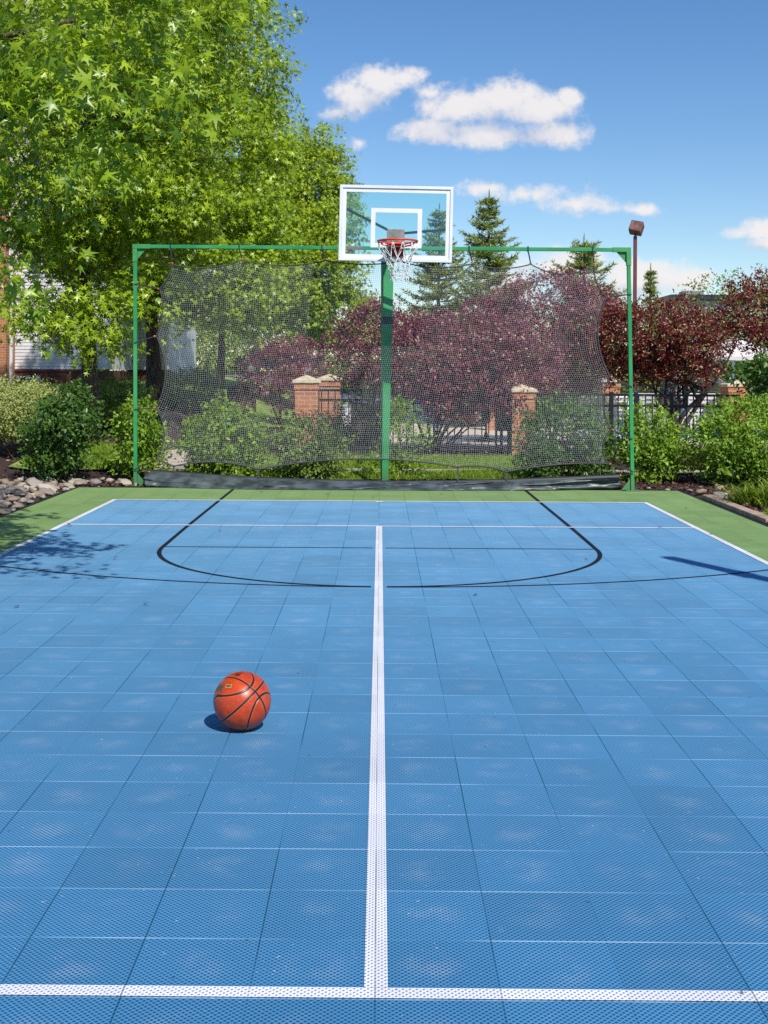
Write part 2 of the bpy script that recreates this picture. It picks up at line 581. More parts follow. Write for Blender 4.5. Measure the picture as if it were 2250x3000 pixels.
# --- brick
m, nt, out = new_mat('brick')
gn = nt.n('ShaderNodeNewGeometry')
sx = nt.n('ShaderNodeSeparateXYZ', {0: gn.outputs['Position']})
sn = nt.n('ShaderNodeSeparateXYZ', {0: gn.outputs['Normal']})
hx = nt.mix(nt.m('GREATER_THAN', nt.m('ABSOLUTE', sn.outputs[0]), .7), nt.n('ShaderNodeCombineXYZ', {0: sx.outputs[0], 1: sx.outputs[2]}).outputs[0], nt.n('ShaderNodeCombineXYZ', {0: sx.outputs[1], 1: sx.outputs[2]}).outputs[0])
bt = nt.n('ShaderNodeTexBrick', {'Vector': hx, 'Color1': (.54, .2, .065, 1), 'Color2': (.4, .13, .05, 1), 'Mortar': (.5, .42, .36, 1), 'Scale': 1.0, 'Mortar Size': .007, 'Bias': -.1, 'Brick Width': .21, 'Row Height': .075})
c = nt.mix(nt.m('MULTIPLY', nt.noise(gn.outputs['Position'], 14.0), .5), bt.outputs[0], nt.mix(1.0, bt.outputs[0], (.6, .5, .5, 1), 'MULTIPLY'))
bsdf(nt, out, c, .85, nt.m('SUBTRACT', 1.0, bt.outputs[1]), .006, .8)
M['brick'] = m
m2 = simple('brick_dark', (.13, .04, .03, 1), .85, .25, 20.0)
M['brick_dark'] = m2

# --- vinyl tarp
m, nt, out = new_mat('vinyl_tarp')
pos = nt.n('ShaderNodeNewGeometry').outputs['Position']
n1 = nt.noise(pos, 5.0, 5.0)
n2 = nt.noise(pos, 60.0, 3.0)
c = nt.mix(nt.step(n1, .35, .7), (.028, .038, .042, 1), (.1, .125, .13, 1))
c = nt.mix(nt.m('MULTIPLY', nt.step(n2, .58, .75), .35), c, (.2, .22, .22, 1))
bsdf(nt, out, c, .38, nt.m('ADD', n1, nt.m('MULTIPLY', n2, .1)), .02, .5)
M['tarp'] = m
M['tarp_band'] = simple('tarp_band', (.03, .03, .036, 1), .5, .15)

# --- bark
def bark(name, a, b):
    m, nt, out = new_mat(name)
    co = nt.n('ShaderNodeTexCoord').outputs['Object']
    mp = nt.n('ShaderNodeMapping', {0: co, 3: (9, 9, 1.6)}).outputs[0]
    n1 = nt.noise(mp, 3.0, 6.0, .65)
    c = nt.mix(nt.step(n1, .35, .65), a, b)
    bsdf(nt, out, c, .9, n1, .03, .9)
    return m


M['bark'] = bark('bark', (.035, .024, .018, 1), (.15, .11, .08, 1))
M['bark_plum'] = bark('bark_plum', (.02, .014, .014, 1), (.09, .06, .055, 1))

# --- ground surfaces
m, nt, out = new_mat('mulch')
pos = nt.n('ShaderNodeNewGeometry').outputs['Position']
vo = nt.n('ShaderNodeTexVoronoi', {'Vector': pos, 'Scale': 42.0, 'Randomness': 1.0})
n1 = nt.noise(pos, 55.0, 5.0, .7)
n2 = nt.noise(pos, 1.3, 3.0)
c = nt.mix(nt.step(n1, .35, .7), (.022, .012, .012, 1), (.15, .075, .06, 1))
c = nt.mix(nt.m('MULTIPLY', nt.step(vo.outputs[0], .32, .1), .5), c, (.15, .09, .075, 1))
c = nt.mix(nt.m('MULTIPLY', n2, .5), c, nt.mix(1.0, c, (.5, .5, .5, 1), 'MULTIPLY'))
bsdf(nt, out, c, .95, nt.m('ADD', n1, vo.outputs[0]), .03, 1.0)
M['mulch'] = m

m, nt, out = new_mat('turf_soil')
pos = nt.n('ShaderNodeNewGeometry').outputs['Position']
n1 = nt.noise(pos, 30.0, 5.0, .7)
n2 = nt.noise(pos, 1.1, 3.0)
c = nt.mix(nt.step(n1, .35, .7), (.09, .16, .015, 1), (.28, .4, .05, 1))
c = nt.mix(nt.step(n2, .45, .7), c, (.32, .38, .09, 1))
bsdf(nt, out, c, .9, n1, .03, 1.0)
M['turf'] = m

m, nt, out = new_mat('pool_water')
pos = nt.n('ShaderNodeNewGeometry').outputs['Position']
bsdf(nt, out, (.05, .42, .62, 1), .06, nt.noise(pos, 3.0, 3.0), .05, .4)
M['water'] = m

m, nt, out = new_mat('river_stone')
co = nt.n('ShaderNodeTexCoord').outputs['Object']
ri = nt.n('ShaderNodeObjectInfo').outputs['Random']
rc = nt.n('ShaderNodeValToRGB', {0: ri})
cr = rc.color_ramp
cr.elements[0].color = (.24, .19, .15, 1)
cr.elements[1].color = (.5, .42, .34, 1)
for p_, c_ in ((.25, (.36, .27, .19, 1)), (.5, (.3, .27, .26, 1)), (.75, (.58, .49, .38, 1))):
    e = cr.elements.new(p_)
    e.color = c_
n1 = nt.noise(co, 9.0, 5.0)
c = nt.mix(nt.m('MULTIPLY', n1, .8), rc.outputs[0], nt.mix(1.0, rc.outputs[0], (.5, .48, .46, 1), 'MULTIPLY'))
bsdf(nt, out, c, .75, n1, .02, .4)
M['stone_river'] = m

# foliage
L_GUM = leaf_mat('gum_leaf', (.075, .19, .008, 1), (.53, .68, .034, 1), (.6, .55, .1, 1), .29, .36, .45)
L_GUM2 = leaf_mat('gum_leaf_far', (.12, .24, .012, 1), (.58, .70, .05, 1), (.62, .4, .1, 1), .33, .4, .4)
L_PRIVET = leaf_mat('privet_leaf', (.08, .21, .018, 1), (.44, .62, .06, 1), None, .36, .42, .4)
L_DARK = leaf_mat('dark_shrub_leaf', (.03, .09, .018, 1), (.15, .28, .04, 1), None, .3, .38, .45)
L_PALE = leaf_mat('pale_shrub_leaf', (.24, .32, .06, 1), (.6, .62, .24, 1), None, .3, .5, .3)
L_HEDGE = leaf_mat('hedge_leaf', (.09, .18, .025, 1), (.36, .47, .09, 1), None, .25, .5, .3)
L_PLUM = leaf_mat('plum_leaf', (.06, .012, .013, 1), (.38, .062, .05, 1), (.38, .33, .15, 1), .3, .36, .45, .7)
L_PLUM2 = leaf_mat('plum_leaf_purple', (.09, .016, .035, 1), (.41, .105, .145, 1), (.54, .46, .28, 1), .3, .36, .45, .8)  # more purple leaf colour of the plums behind the net
L_SPRUCE = leaf_mat('spruce_needle', (.11, .18, .045, 1), (.46, .53, .13, 1), (.55, .5, .18, 1), .2, .55, .3)
L_BACK = leaf_mat('back_leaf', (.08, .16, .025, 1), (.34, .43, .08, 1), None, .3, .5, .3)
L_LILY = leaf_mat('daylily_leaf', (.1, .19, .015, 1), (.36, .46, .05, 1), None, .35, .4, .4)
L_GRASS = leaf_mat('grass_blade', (.12, .24, .015, 1), (.44, .58, .07, 1), (.55, .5, .16, 1), .4, .5, .3)
L_TUFT = leaf_mat('tuft_blade', (.12, .15, .03, 1), (.42, .44, .16, 1), None, .35, .5, .3)

# ------------------------------------------------------------------ world: sun, sky, clouds
SUN_EL = R(46)
SAZ = Vector((.42, -.907, 0)).normalized()      # horizontally towards the sun
w = bpy.data.worlds.new('World')
sc.world = w
w.use_nodes = True
wt = NT(w.node_tree)
w.node_tree.nodes.clear()
wo = wt.n('ShaderNodeOutputWorld')
sky = wt.n('ShaderNodeTexSky', sky_type='NISHITA')
sky.sun_disc = False
sky.sun_elevation = SUN_EL
sky.sun_rotation = math.atan2(SAZ.x, SAZ.y)
sky.air_density = 1.0
sky.dust_density = 0.0
sky.ozone_density = 2.2
sky.altitude = 200
hs = wt.n('ShaderNodeHueSaturation', {'Saturation': 1.26, 'Value': 1.0, 'Hue': .506, 'Color': sky.outputs[0]})
bg = wt.n('ShaderNodeBackground', {'Color': hs.outputs[0], 'Strength': .125})

# cloud field in sky directions: u = x/y, v = z/y
BLOBS = [  # centre px, py, rx, ry   (strong clouds)
    (1100, 235, 95, 62, 1), (1035, 290, 100, 62, 1), (1180, 225, 75, 40, .9), (980, 330, 60, 34, .9),
    (1330, 310, 130, 66, 1), (1460, 290, 150, 66, 1), (1560, 320, 120, 55, 1), (1665, 285, 40, 32, .9),
    (1250, 385, 120, 48, 1), (1420, 395, 180, 46, 1), (1600, 395, 120, 48, 1), (1260, 270, 70, 36, .7),
    (1550, 565, 125, 40, .72), (1440, 548, 80, 28, .6), (1690, 598, 150, 32, .66), (1790, 608, 90, 24, .62), (1870, 612, 60, 18, .56),
    (1050, 418, 30, 20, .4),
    (2240, 668, 80, 40, .75), (2160, 678, 50, 20, .5), (2250, 710, 80, 30, .7),
    (1660, 790, 160, 72, 1.1), (1880, 808, 160, 66, 1.05), (2020, 815, 90, 44, .9), (1500, 840, 120, 60, .8), (1760, 850, 300, 60, .8)]
grp = bpy.data.node_groups.new('cloud_field', 'ShaderNodeTree')
grp.interface.new_socket('UV', in_out='INPUT', socket_type='NodeSocketVector')
grp.interface.new_socket('Density', in_out='OUTPUT', socket_type='NodeSocketFloat')
gt = NT(grp)
gi = gt.n('NodeGroupInput')
go = gt.n('NodeGroupOutput')
gs = gt.n('ShaderNodeSeparateXYZ', {0: gi.outputs[0]})
nz = gt.noise(gi.outputs[0], 21.0, 9.0, .6)
nz2 = gt.noise(gi.outputs[0], 66.0, 7.0, .62)
acc = None
for (px, py, rx, ry, a) in BLOBS:
    cu, cv = (px - 1114) / F, (1087 - py) / F
    e = gt.m('SQRT', gt.m('ADD', gt.m('POWER', gt.m('MULTIPLY', gt.m('SUBTRACT', gs.outputs[0], cu), F / rx), 2.0),
                          gt.m('POWER', gt.m('MULTIPLY', gt.m('SUBTRACT', gs.outputs[1], cv), F / ry), 2.0)))
    e = gt.m('MULTIPLY', gt.m('SUBTRACT', 1.12, e), a)
    acc = e if acc is None else gt.n('ShaderNodeMath', {0: acc, 1: e, 2: .22}, operation='SMOOTH_MAX').outputs[0]
dn = gt.m('ADD', acc, gt.m('ADD', gt.m('MULTIPLY', gt.m('SUBTRACT', nz, .5), 2.0), gt.m('MULTIPLY', gt.m('ADD', gt.m('SUBTRACT', nz2, .5), gt.m('MULTIPLY', gt.m('SUBTRACT', gt.noise(gi.outputs[0], 190.0, 5.0, .6), .5), .45)), 1.0)))
gt.t.links.new(dn, go.inputs[0])
dirv = wt.n('ShaderNodeTexCoord').outputs['Generated']
ds = wt.n('ShaderNodeSeparateXYZ', {0: dirv})
yy = wt.m('MAXIMUM', wt.m('ABSOLUTE', ds.outputs[1]), .05)
uv = wt.n('ShaderNodeCombineXYZ', {0: wt.m('DIVIDE', ds.outputs[0], yy), 1: wt.m('DIVIDE', ds.outputs[2], yy)}).outputs[0]
g1 = wt.n('ShaderNodeGroup')
g1.node_tree = grp
wt.t.links.new(uv, g1.inputs[0])
uv2 = wt.n('ShaderNodeVectorMath', {0: uv, 1: (.006, .02, 0)}, operation='ADD').outputs[0]
g2 = wt.n('ShaderNodeGroup')
g2.node_tree = grp
wt.t.links.new(uv2, g2.inputs[0])
alpha = wt.step(g1.outputs[0], -.02, .74)
light = wt.step(wt.m('SUBTRACT', g1.outputs[0], g2.outputs[0]), -.9, .9)
ccol = wt.mix(light, (.6, .66, .82, 1), (1.0, .96, .95, 1))
cb = wt.n('ShaderNodeBackground', {'Color': ccol, 'Strength': .92})
front = wt.step(ds.outputs[2], -.02, .01)
wmix = wt.n('ShaderNodeMixShader', {0: wt.m('MULTIPLY', wt.m('MULTIPLY', alpha, .93), front), 1: bg.outputs[0], 2: cb.outputs[0]})
wt.t.links.new(wmix.outputs[0], wo.inputs[0])

sl = bpy.data.lights.new('sun', 'SUN')
sl.energy = 5.0
sl.angle = R(.53)
sl.color = (1, .955, .88)
so = bpy.data.objects.new('sun', sl)
COL.objects.link(so)
sdir = Vector((SAZ.x * math.cos(SUN_EL), SAZ.y * math.cos(SUN_EL), math.sin(SUN_EL)))
so.rotation_euler = sdir.to_track_quat('Z', 'Y').to_euler()
so.location = sdir * 60

sc.view_settings.view_transform = 'Standard'
sc.view_settings.look = 'None'
sc.view_settings.exposure = 0
sc.cycles.max_bounces = 8
sc.cycles.diffuse_bounces = 3
sc.cycles.glossy_bounces = 3
sc.cycles.transmission_bounces = 6
sc.cycles.transparent_max_bounces = 12
sc.cycles.caustics_reflective = False
sc.cycles.caustics_refractive = False
sc.cycles.use_denoising = False
sc.cycles.use_adaptive_sampling = False

# ------------------------------------------------------------------ terrain
def sstep(a, b, x):
    t = np.clip((x - a) / (b - a), 0, 1)
    return t * t * (3 - 2 * t)


def hgt(x, y):
    x = np.asarray(x, float)
    y = np.asarray(y, float)
    z = .55 * sstep(-2.6, -4.8, x) * np.clip((y - 16.6) / 7.5, 0, 1)
    z = z + .5 * sstep(24, 44, y) * sstep(2, -5, x)
    z = z + .18 * sstep(-4.6, -6.5, x) * sstep(11, 15, y)
    z = z + .02 * np.sin(x * 2.1 + 1) * np.sin(y * 1.7) * sstep(15.6, 17, y) * sstep(21.5, 20, y)
    return z


XL, XR, YB = -3.84, 3.79, 15.52     # court outline


def axis(lo, hi, dlo, dhi, st):
    fine = np.arange(dlo, dhi + st / 2, st)
    a = dlo - np.cumsum(np.geomspace(st, 60, 26))
    b = dhi + np.cumsum(np.geomspace(st, 90, 28))
    return np.concatenate([a[a > lo][::-1], fine, b[b < hi]])


gx = axis(-700, 700, -14, 14, .25)
gy = axis(-300, 1500, -4, 46, .25)
X, Y = np.meshgrid(gx, gy)
Z = hgt(X, Y)
inc = (X > XL - .02) & (X < XR + .02) & (Y < YB + .02)
Z = np.where(inc, -.06, Z - .012 + .012 * np.sin(X * 9.1 + Y * 3) * np.sin(Y * 7.7 - X))
V = np.stack([X, Y, Z], -1).reshape(-1, 3)
ny, nx = X.shape
ii = (np.arange(ny - 1)[:, None] * nx + np.arange(nx - 1)[None]).ravel()
structure(mesh_np('ground', V, np.stack([ii, ii + 1, ii + nx + 1, ii + nx], -1), M['mulch'], smooth=True))


def strip(name, mat, xs, lo, hi, lift, rows=8):
    """sheet over the terrain between y=lo(x) and y=hi(x)"""
    xs = np.asarray(xs, float)
    t = np.linspace(0, 1, rows)
    Y = np.array([[lo(x) + (hi(x) - lo(x)) * k for x in xs] for k in t])
    X = np.repeat(xs[None], rows, 0)
    Zs = hgt(X, Y) + lift
    V = np.stack([X, Y, Zs], -1).reshape(-1, 3)
    n = len(xs)
    ii = (np.arange(rows - 1)[:, None] * n + np.arange(n - 1)[None]).ravel()
    return structure(mesh_np(name, V, np.stack([ii, ii + 1, ii + n + 1, ii + n], -1), mat, smooth=True))


# lawns and paths
strip('lawn', M['turf'], np.linspace(-3.4, 3.95, 60), lambda x: 16.75 + .12 * math.sin(x * 2.3), lambda x: 17.72, .02)
strip('back_lawn', M['turf'], np.linspace(-2.3, 3.2, 60), lambda x: 18.42, lambda x: 20.9 + .1 * math.sin(x * 3), .02, 12)
strip('left_lawn', M['turf'], np.linspace(-5.3, -3.05, 26), lambda x: 17.3 + .15 * math.sin(x * 3), lambda x: 20.6 + .4 * (x + 3), .025, 16)
strip('far_lawn', M['turf'], np.linspace(-14, -1.2, 60), lambda x: 30, lambda x: 49, .03, 30)
strip('walkway', M['concrete'], np.linspace(-3.35, 6.6, 80), lambda x: 17.78, lambda x: 18.36, .035, 4)
strip('left_path', M['concrete'], np.linspace(-3.9, -2.35, 30), lambda x: 18.0 if x > -3.35 else 18.0 - .5 * (x + 3.35), lambda x: 19.6 + 2.9 * sstep(-3.9, -2.9, x), .045, 20)
strip('right_lawn', M['turf'], np.linspace(4.06, 7.5, 20), lambda x: 8.0, lambda x: 13.2 - .25 * math.sin((x - 4) * 3), .012, 14)
strip('road', M['asphalt'], np.linspace(-40, 6, 60), lambda x: 49, lambda x: 66, .06, 12)
strip('pool_deck', M['deck'], np.linspace(.1, 22, 60), lambda x: 22.9, lambda x: 40, .015, 30)
mb = MB()
mb.bb(4.9, 12, 26.4, 31, .02, .05)
structure(mb.build('pool_water', M['water']))
mb = MB()
for (x0, x1, y0, y1) in ((4.6, 12.3, 26.1, 26.4), (4.6, 12.3, 31, 31.3), (4.6, 4.9, 26.4, 31)):
    mb.bb(x0, x1, y0, y1, .01, .09)
structure(mb.build('pool_coping', M['plastic_white'], bevel=.01))

# ------------------------------------------------------------------ sport court
def rect(name, mat, x0, x1, y0, y1, z, nx=2, ny=2):
    xs, ys = np.linspace(x0, x1, nx), np.linspace(y0, y1, ny)
    X, Y = np.meshgrid(xs, ys)
    V = np.stack([X, Y, np.full_like(X, z)], -1).reshape(-1, 3)
    ii = (np.arange(ny - 1)[:, None] * nx + np.arange(nx - 1)[None]).ravel()
    return structure(mesh_np(name, V, np.stack([ii, ii + 1, ii + nx + 1, ii + nx], -1), mat))


SX = 3.07           # side line
YBASE = 14.06       # base line
mb = MB()
mb.bb(XL, -SX, -3, YB, -.045, 0)
mb.bb(SX, XR, -3, YB, -.045, 0)
mb.bb(-SX, SX, YBASE, YB, -.045, 0)
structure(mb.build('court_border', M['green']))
mb = MB()
mb.bb(-SX, SX, -3, YBASE, -.045, 0)
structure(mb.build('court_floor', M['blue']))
LW = .054
YK = 11.82          # short line
wl = [('side_line', -SX - .02, -SX + .035, -3, YBASE + .03), ('side_line', SX - .035, SX + .02, -3, YBASE + .03),
      ('base_line', -SX + .036, SX - .036, YBASE - .025, YBASE + .03), ('cross_line', -SX + .036, SX - .036, YK - .05, YK),
      ('near_line', -SX + .036, SX - .036, COURT_Y0, COURT_Y0 + .05), ('centre_line', -.032, .026, COURT_Y0 + .051, YK - .051),
      ('centre_mark', -.04, .034, YBASE - .085, YBASE - .026)]
for nme, x0, x1, y0, y1 in wl:
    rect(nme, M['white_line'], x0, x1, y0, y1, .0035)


def ribbon(name, pts, wd, mat, z):
    pts = [Vector((p[0], p[1], z)) for p in pts]
    V, Fs = [], []
    for i, p in enumerate(pts):
        d = (pts[min(i + 1, len(pts) - 1)] - pts[max(i - 1, 0)]).normalized()
        nn = Vector((-d.y, d.x, 0))
        V += [p + nn * wd / 2, p - nn * wd / 2]
    for i in range(len(pts) - 1):
        Fs.append((2 * i, 2 * i + 1, 2 * i + 3, 2 * i + 2))
    return structure(mesh_np(name, [tuple(v) for v in V], Fs, mat))


KY = 10.33
for s in (-1, 1):
    P = [(s * 1.85, YB), (s * 1.85, 13), (s * 1.85, 11.6), (s * 1.845, 10.9)]
    P += [(s * 1.84 * math.cos(a), KY - 1.84 * math.sin(a)) for a in np.linspace(-.0, 1.5, 40)]
    P.append((s * .055, KY - 1.84))
    ribbon('key_line', P, .038, M['black_line'], .0022)
    ribbon('free_throw_line', [(s * .055, KY + .02), (s * 1.82, KY + .02)], .03, M['black_line'], .0018)
    ribbon('arc_line', [(s * (5.66 * math.sin(a)), 14.14 - 5.66 * math.cos(a)) for a in np.linspace(.0098, .575, 40)], .034, M['black_line'], .0014)
# kerb at the right edge
mb = MB()
for k in range(5):
    y0 = 14.62 - k * 2.44
    mb.bb(XR + .07 + .01 * (k % 2), XR + .2 + .01 * (k % 2), y0 - 2.42, y0, -.05, .045)
structure(mb.build('kerb', M['kerb'], bevel=.012))
mb = MB()
mb.bb(XR + .003, XR + .065, -3, YB + .04, -.05, -.004)
mb.bb(XL - .05, XL - .003, -3, YB + .04, -.05, .004)
mb.bb(XL - .05, XR + .06, YB + .003, YB + .05, -.05, .004)
structure(mb.build('court_edging', M['rubber']))

# ------------------------------------------------------------------ basketball
def make_ball():
    m, nt, out = new_mat('basketball_leather')
    co = nt.n('ShaderNodeTexCoord').outputs['Object']
    nv = nt.n('ShaderNodeVectorMath', {0: co}, operation='NORMALIZE').outputs[0]
    s = nt.n('ShaderNodeSeparateXYZ', {0: nv})
    x, y, z = s.outputs
    th = nt.m('ARCCOSINE', nt.m('ABSOLUTE', x))
    ph = nt.m('ARCTAN2', y, z)
    c2 = nt.m('COSINE', nt.m('MULTIPLY', ph, 2.0))
    k = nt.m('ADD', 1.03, nt.m('MULTIPLY', c2, .3))
    dl = nt.m('MULTIPLY', nt.m('ABSOLUTE', nt.m('SUBTRACT', th, k)), .86)
    d = nt.m('MINIMUM', nt.m('MINIMUM', nt.m('ABSOLUTE', x), nt.m('ABSOLUTE', y)), dl)
    seam = nt.step(d, .039, .029)
    halo = nt.m('MULTIPLY', nt.step(d, .062, .04), nt.m('SUBTRACT', 1.0, seam))
    n1 = nt.noise(nv, 3.0, 5.0)
    scr = nt.noise(nt.n('ShaderNodeMapping', {0: nv, 2: (.6, .9, .2), 3: (3, 45, 8)}).outputs[0], 1.6, 4.0)
    c = nt.mix(nt.step(n1, .3, .7), (.42, .038, .007, 1), (.57, .062, .01, 1))
    c = nt.mix(nt.m('MULTIPLY', nt.step(scr, .58, .7), .5), c, (.78, .25, .07, 1))
    c = nt.mix(nt.m('MULTIPLY', halo, .45), c, (.8, .2, .045, 1))
    c = nt.mix(seam, c, (.022, .014, .024, 1))
    vo = nt.n('ShaderNodeTexVoronoi', {'Vector': nv, 'Scale': 75.0}).outputs[0]
    h = nt.m('SUBTRACT', nt.m('MULTIPLY', nt.m('SUBTRACT', 1.0, vo), .06), nt.step(d, .045, .015))
    b = bsdf(nt, out, c, .34, h, .002, .9)
    b.inputs['Specular IOR Level'].default_value = .5
    rad = .1205
    C = U(709.7, 2056, 5.1)
    C.z = rad
    ball = empty('basketball', 'worn orange basketball lying on the blue court left of the white centre line', 'basketball', loc=C)
    # axes: A runs along local x, B along local y, they cross at local z. directions measured on the photo
    view = (C - Vector((0, 0, HC))).normalized()
    ex = view.cross(Vector((0, 0, 1))).normalized()
    ez = ex.cross(view)

    def sph(px, py):
        a, b_ = (px - 885) / 473, -(py - 865) / 478
        c_ = math.sqrt(max(0, 1 - a * a - b_ * b_))
        return (ex * a + ez * b_ - view * c_).normalized()
    zc = sph(1095, 725)
    q = sph(570, 512)
    xa = (zc - q)
    xa = (xa - zc * xa.dot(zc)).normalized()
    ya = zc.cross(xa)
    Rm = Matrix((xa, ya, zc)).transposed()
    me = bpy.data.meshes.new('cover')
    bm = bmesh.new()
    bmesh.ops.create_uvsphere(bm, u_segments=96, v_segments=64, radius=rad)
    for v in bm.verts:
        n_ = v.co.normalized()
        t_ = math.acos(min(1, abs(n_.x)))
        p_ = math.atan2(n_.y, n_.z)
        dd = min(abs(n_.x), abs(n_.y), .86 * abs(t_ - (1.03 + .3 * math.cos(2 * p_))))
        v.co = Rm @ (n_ * (rad - .0009 * max(0, 1 - dd / .035)))
    for f_ in bm.faces:
        f_.smooth = True
    bm.to_mesh(me)
    bm.free()
    me.materials.append(m)
    cover = bpy.data.objects.new('cover', me)
    # keep the seam frame as the object frame of the mesh
    me.transform(Rm.to_4x4().inverted())
    cover.rotation_euler = Rm.to_euler()
    COL.objects.link(cover)
    cover.parent = ball

    def print_on(name, px, py, size, ang, body, mat, sx=1.0):
        n_ = sph(px, py)
        b_ = (ez - n_ * ez.dot(n_)).normalized()
        a = b_.cross(n_)
        ca, sa = math.cos(R(ang)), math.sin(R(ang))
        a, b_ = a * ca + b_ * sa, b_ * ca - a * sa
        cu = bpy.data.curves.new(name, 'FONT')
        cu.body = body
        cu.size = size
        cu.align_x = 'CENTER'
        cu.align_y = 'CENTER'
        cu.resolution_u = 3
        cu.offset = size * .018
        o = bpy.data.objects.new(name, cu)
        COL.objects.link(o)
        dg = bpy.context.evaluated_depsgraph_get()
        me_ = bpy.data.meshes.new_from_object(o.evaluated_get(dg))
        bpy.data.objects.remove(o)
        bm_ = bmesh.new()
        bm_.from_mesh(me_)
        bmesh.ops.triangulate(bm_, faces=bm_.faces)
        bmesh.ops.subdivide_edges(bm_, edges=bm_.edges, cuts=2, use_grid_fill=True)
        for v in bm_.verts:
            p_ = n_ * rad + a * (v.co.x * sx) + b_ * v.co.y
            v.co = p_.normalized() * (rad + .0007)
        bm_.to_mesh(me_)
        bm_.free()
        me_.materials.append(mat)
        o = bpy.data.objects.new(name, me_)
        COL.objects.link(o)
        o.parent = ball
        return o
    ink = simple('ball_ink', (.05, .09, .05, 1), .5, .15, 40.0)
    inkb = simple('ball_ink_black', (.025, .02, .02, 1), .5, .1)
    gold = simple('ball_gold', (.62, .36, .08, 1), .5, .1)
    print_on('printed_letters', 505, 650, .05, -3, 'AM', ink, .95)
    print_on('printed_word', 500, 772, .011, -3, 'COURT', inkb, 1.1)
    # gold label patch with dark centre
    for (hw, hh, lift, mt, nm) in ((.0145, .0075, .0006, gold, 'gold_label'), (.0115, .0048, .001, ink, 'label_print')):
        n_ = sph(663, 628)
        b_ = (ez - n_ * ez.dot(n_)).normalized()
        a = b_.cross(n_)
        g_ = np.linspace(-1, 1, 5)
        V_ = [tuple((n_ * rad + a * (i * hw) + b_ * (j * hh)).normalized() * (rad + lift)) for j in g_ for i in g_]
        F_ = [(r_ * 5 + q_, r_ * 5 + q_ + 1, r_ * 5 + q_ + 6, r_ * 5 + q_ + 5) for r_ in range(4) for q_ in range(4)]
        mesh_np(nm, V_, F_, mt, ball)
    # swoosh-like printed emblem near the top: a crescent bar and a block under it
    n_ = sph(820, 440)
    a = (ex - n_ * ex.dot(n_)).normalized()
    b_ = n_.cross(a)
    mbx = []
    t_ = np.linspace(0, 1, 14)
    outer = [(-.02 + .042 * k_, .016 * math.sin(math.pi * (.15 + .7 * k_)) - .002) for k_ in t_]
    inner = [(-.016 + .036 * k_, .0105 * math.sin(math.pi * (.15 + .7 * k_)) - .003) for k_ in t_]
    V_, F_ = [], []
    for (o1, i1) in zip(outer, inner):
        V_ += [o1, i1]
    F_ = [(2 * k_, 2 * k_ + 1, 2 * k_ + 3, 2 * k_ + 2) for k_ in range(13)]
    blk0 = len(V_)
    for (u_, v_) in ((-.014, -.012), (.006, -.012), (.013, .001), (-.01, .001)):
        V_.append((u_, v_))
    F_.append((blk0, blk0 + 1, blk0 + 2, blk0 + 3))
    V_ = [tuple((n_ * rad + a * p_[0] + b_ * p_[1]).normalized() * (rad + .0009)) for p_ in V_]
    mesh_np('printed_emblem', V_, F_, inkb, ball)


make_ball()

# ------------------------------------------------------------------ frame, net and tarp at the back of the court
def DF(px):
    return 15.86 + (15.42 - 15.86) * (px - 395) / (1853 - 395)


def UF(px, py, off=0.0):
    return U(px, py, DF(px) + off)


fr = empty('green_frame', 'tall green steel goalpost frame holding the rebound net behind the court', 'frame')
lb, lt_ = UF(397, 1422), UF(396, 722)
rb, rtp = UF(1853, 1434), UF(1841, 732)
lb.z = rb.z = 0.0
PW = .046
MB().beam(lb, lt_, PW, PW, (0, 1, 0)).build('post', M['green_paint'], fr, bevel=.004)
MB().beam(rb, rtp, PW, PW, (0, 1, 0)).build('post', M['green_paint'], fr, bevel=.004)
axb = (rtp - lt_).normalized()
MB().beam(lt_ + axb * .14, rtp - axb * .14, .046, .046, (0, 0, 1)).build('crossbar', M['green_paint'], fr, bevel=.004)
for a_, s_, b_ in ((lt_, 1, lb), (rtp, -1, rb)):
    dn_ = (b_ - a_).normalized()
    mb = MB()
    mb.beam(a_ - axb * (.03 * s_), a_ + axb * (.2 * s_), .058, .058)
    mb.beam(a_ + dn_ * .03, a_ + dn_ * .2, .058, .058, (0, 1, 0))
    p0 = a_ + axb * (.02 * s_) + dn_ * .028
    mb.prism([p0 + axb * (.01 * s_), p0 + axb * (.13 * s_), p0 + dn_ * .14 + axb * (.01 * s_)], (0, .006, 0))
    mb.build('corner_bracket', M['green_old'], fr, bevel=.002)
for b_, s_ in ((lb, 1), (rb, -1)):
    mb = MB()
    mb.bb(b_.x - .09, b_.x + .09, b_.y - .07, b_.y + .07, 0, .012)
    x_ = b_.x + s_ * .024
    mb.prism([(x_, b_.y - .003, .012), (x_ + s_ * .12, b_.y - .003, .012), (x_, b_.y - .003, .16)], (0, .006, 0))
    mb.build('base_plate', M['green_paint'], fr, bevel=.002)


def scallop(ties, sags, n):
    """polyline through tie points with a parabolic sag (dx,dy) between them"""
    out = []
    for (a, b), sg in zip(zip(ties[:-1], ties[1:]), sags):
        for k in range(n):
            t = k / n
            w_ = 4 * t * (1 - t)
            out.append((a[0] + (b[0] - a[0]) * t + sg[0] * w_, a[1] + (b[1] - a[1]) * t + sg[1] * w_))
    out.append(ties[-1])
    return np.array(out)


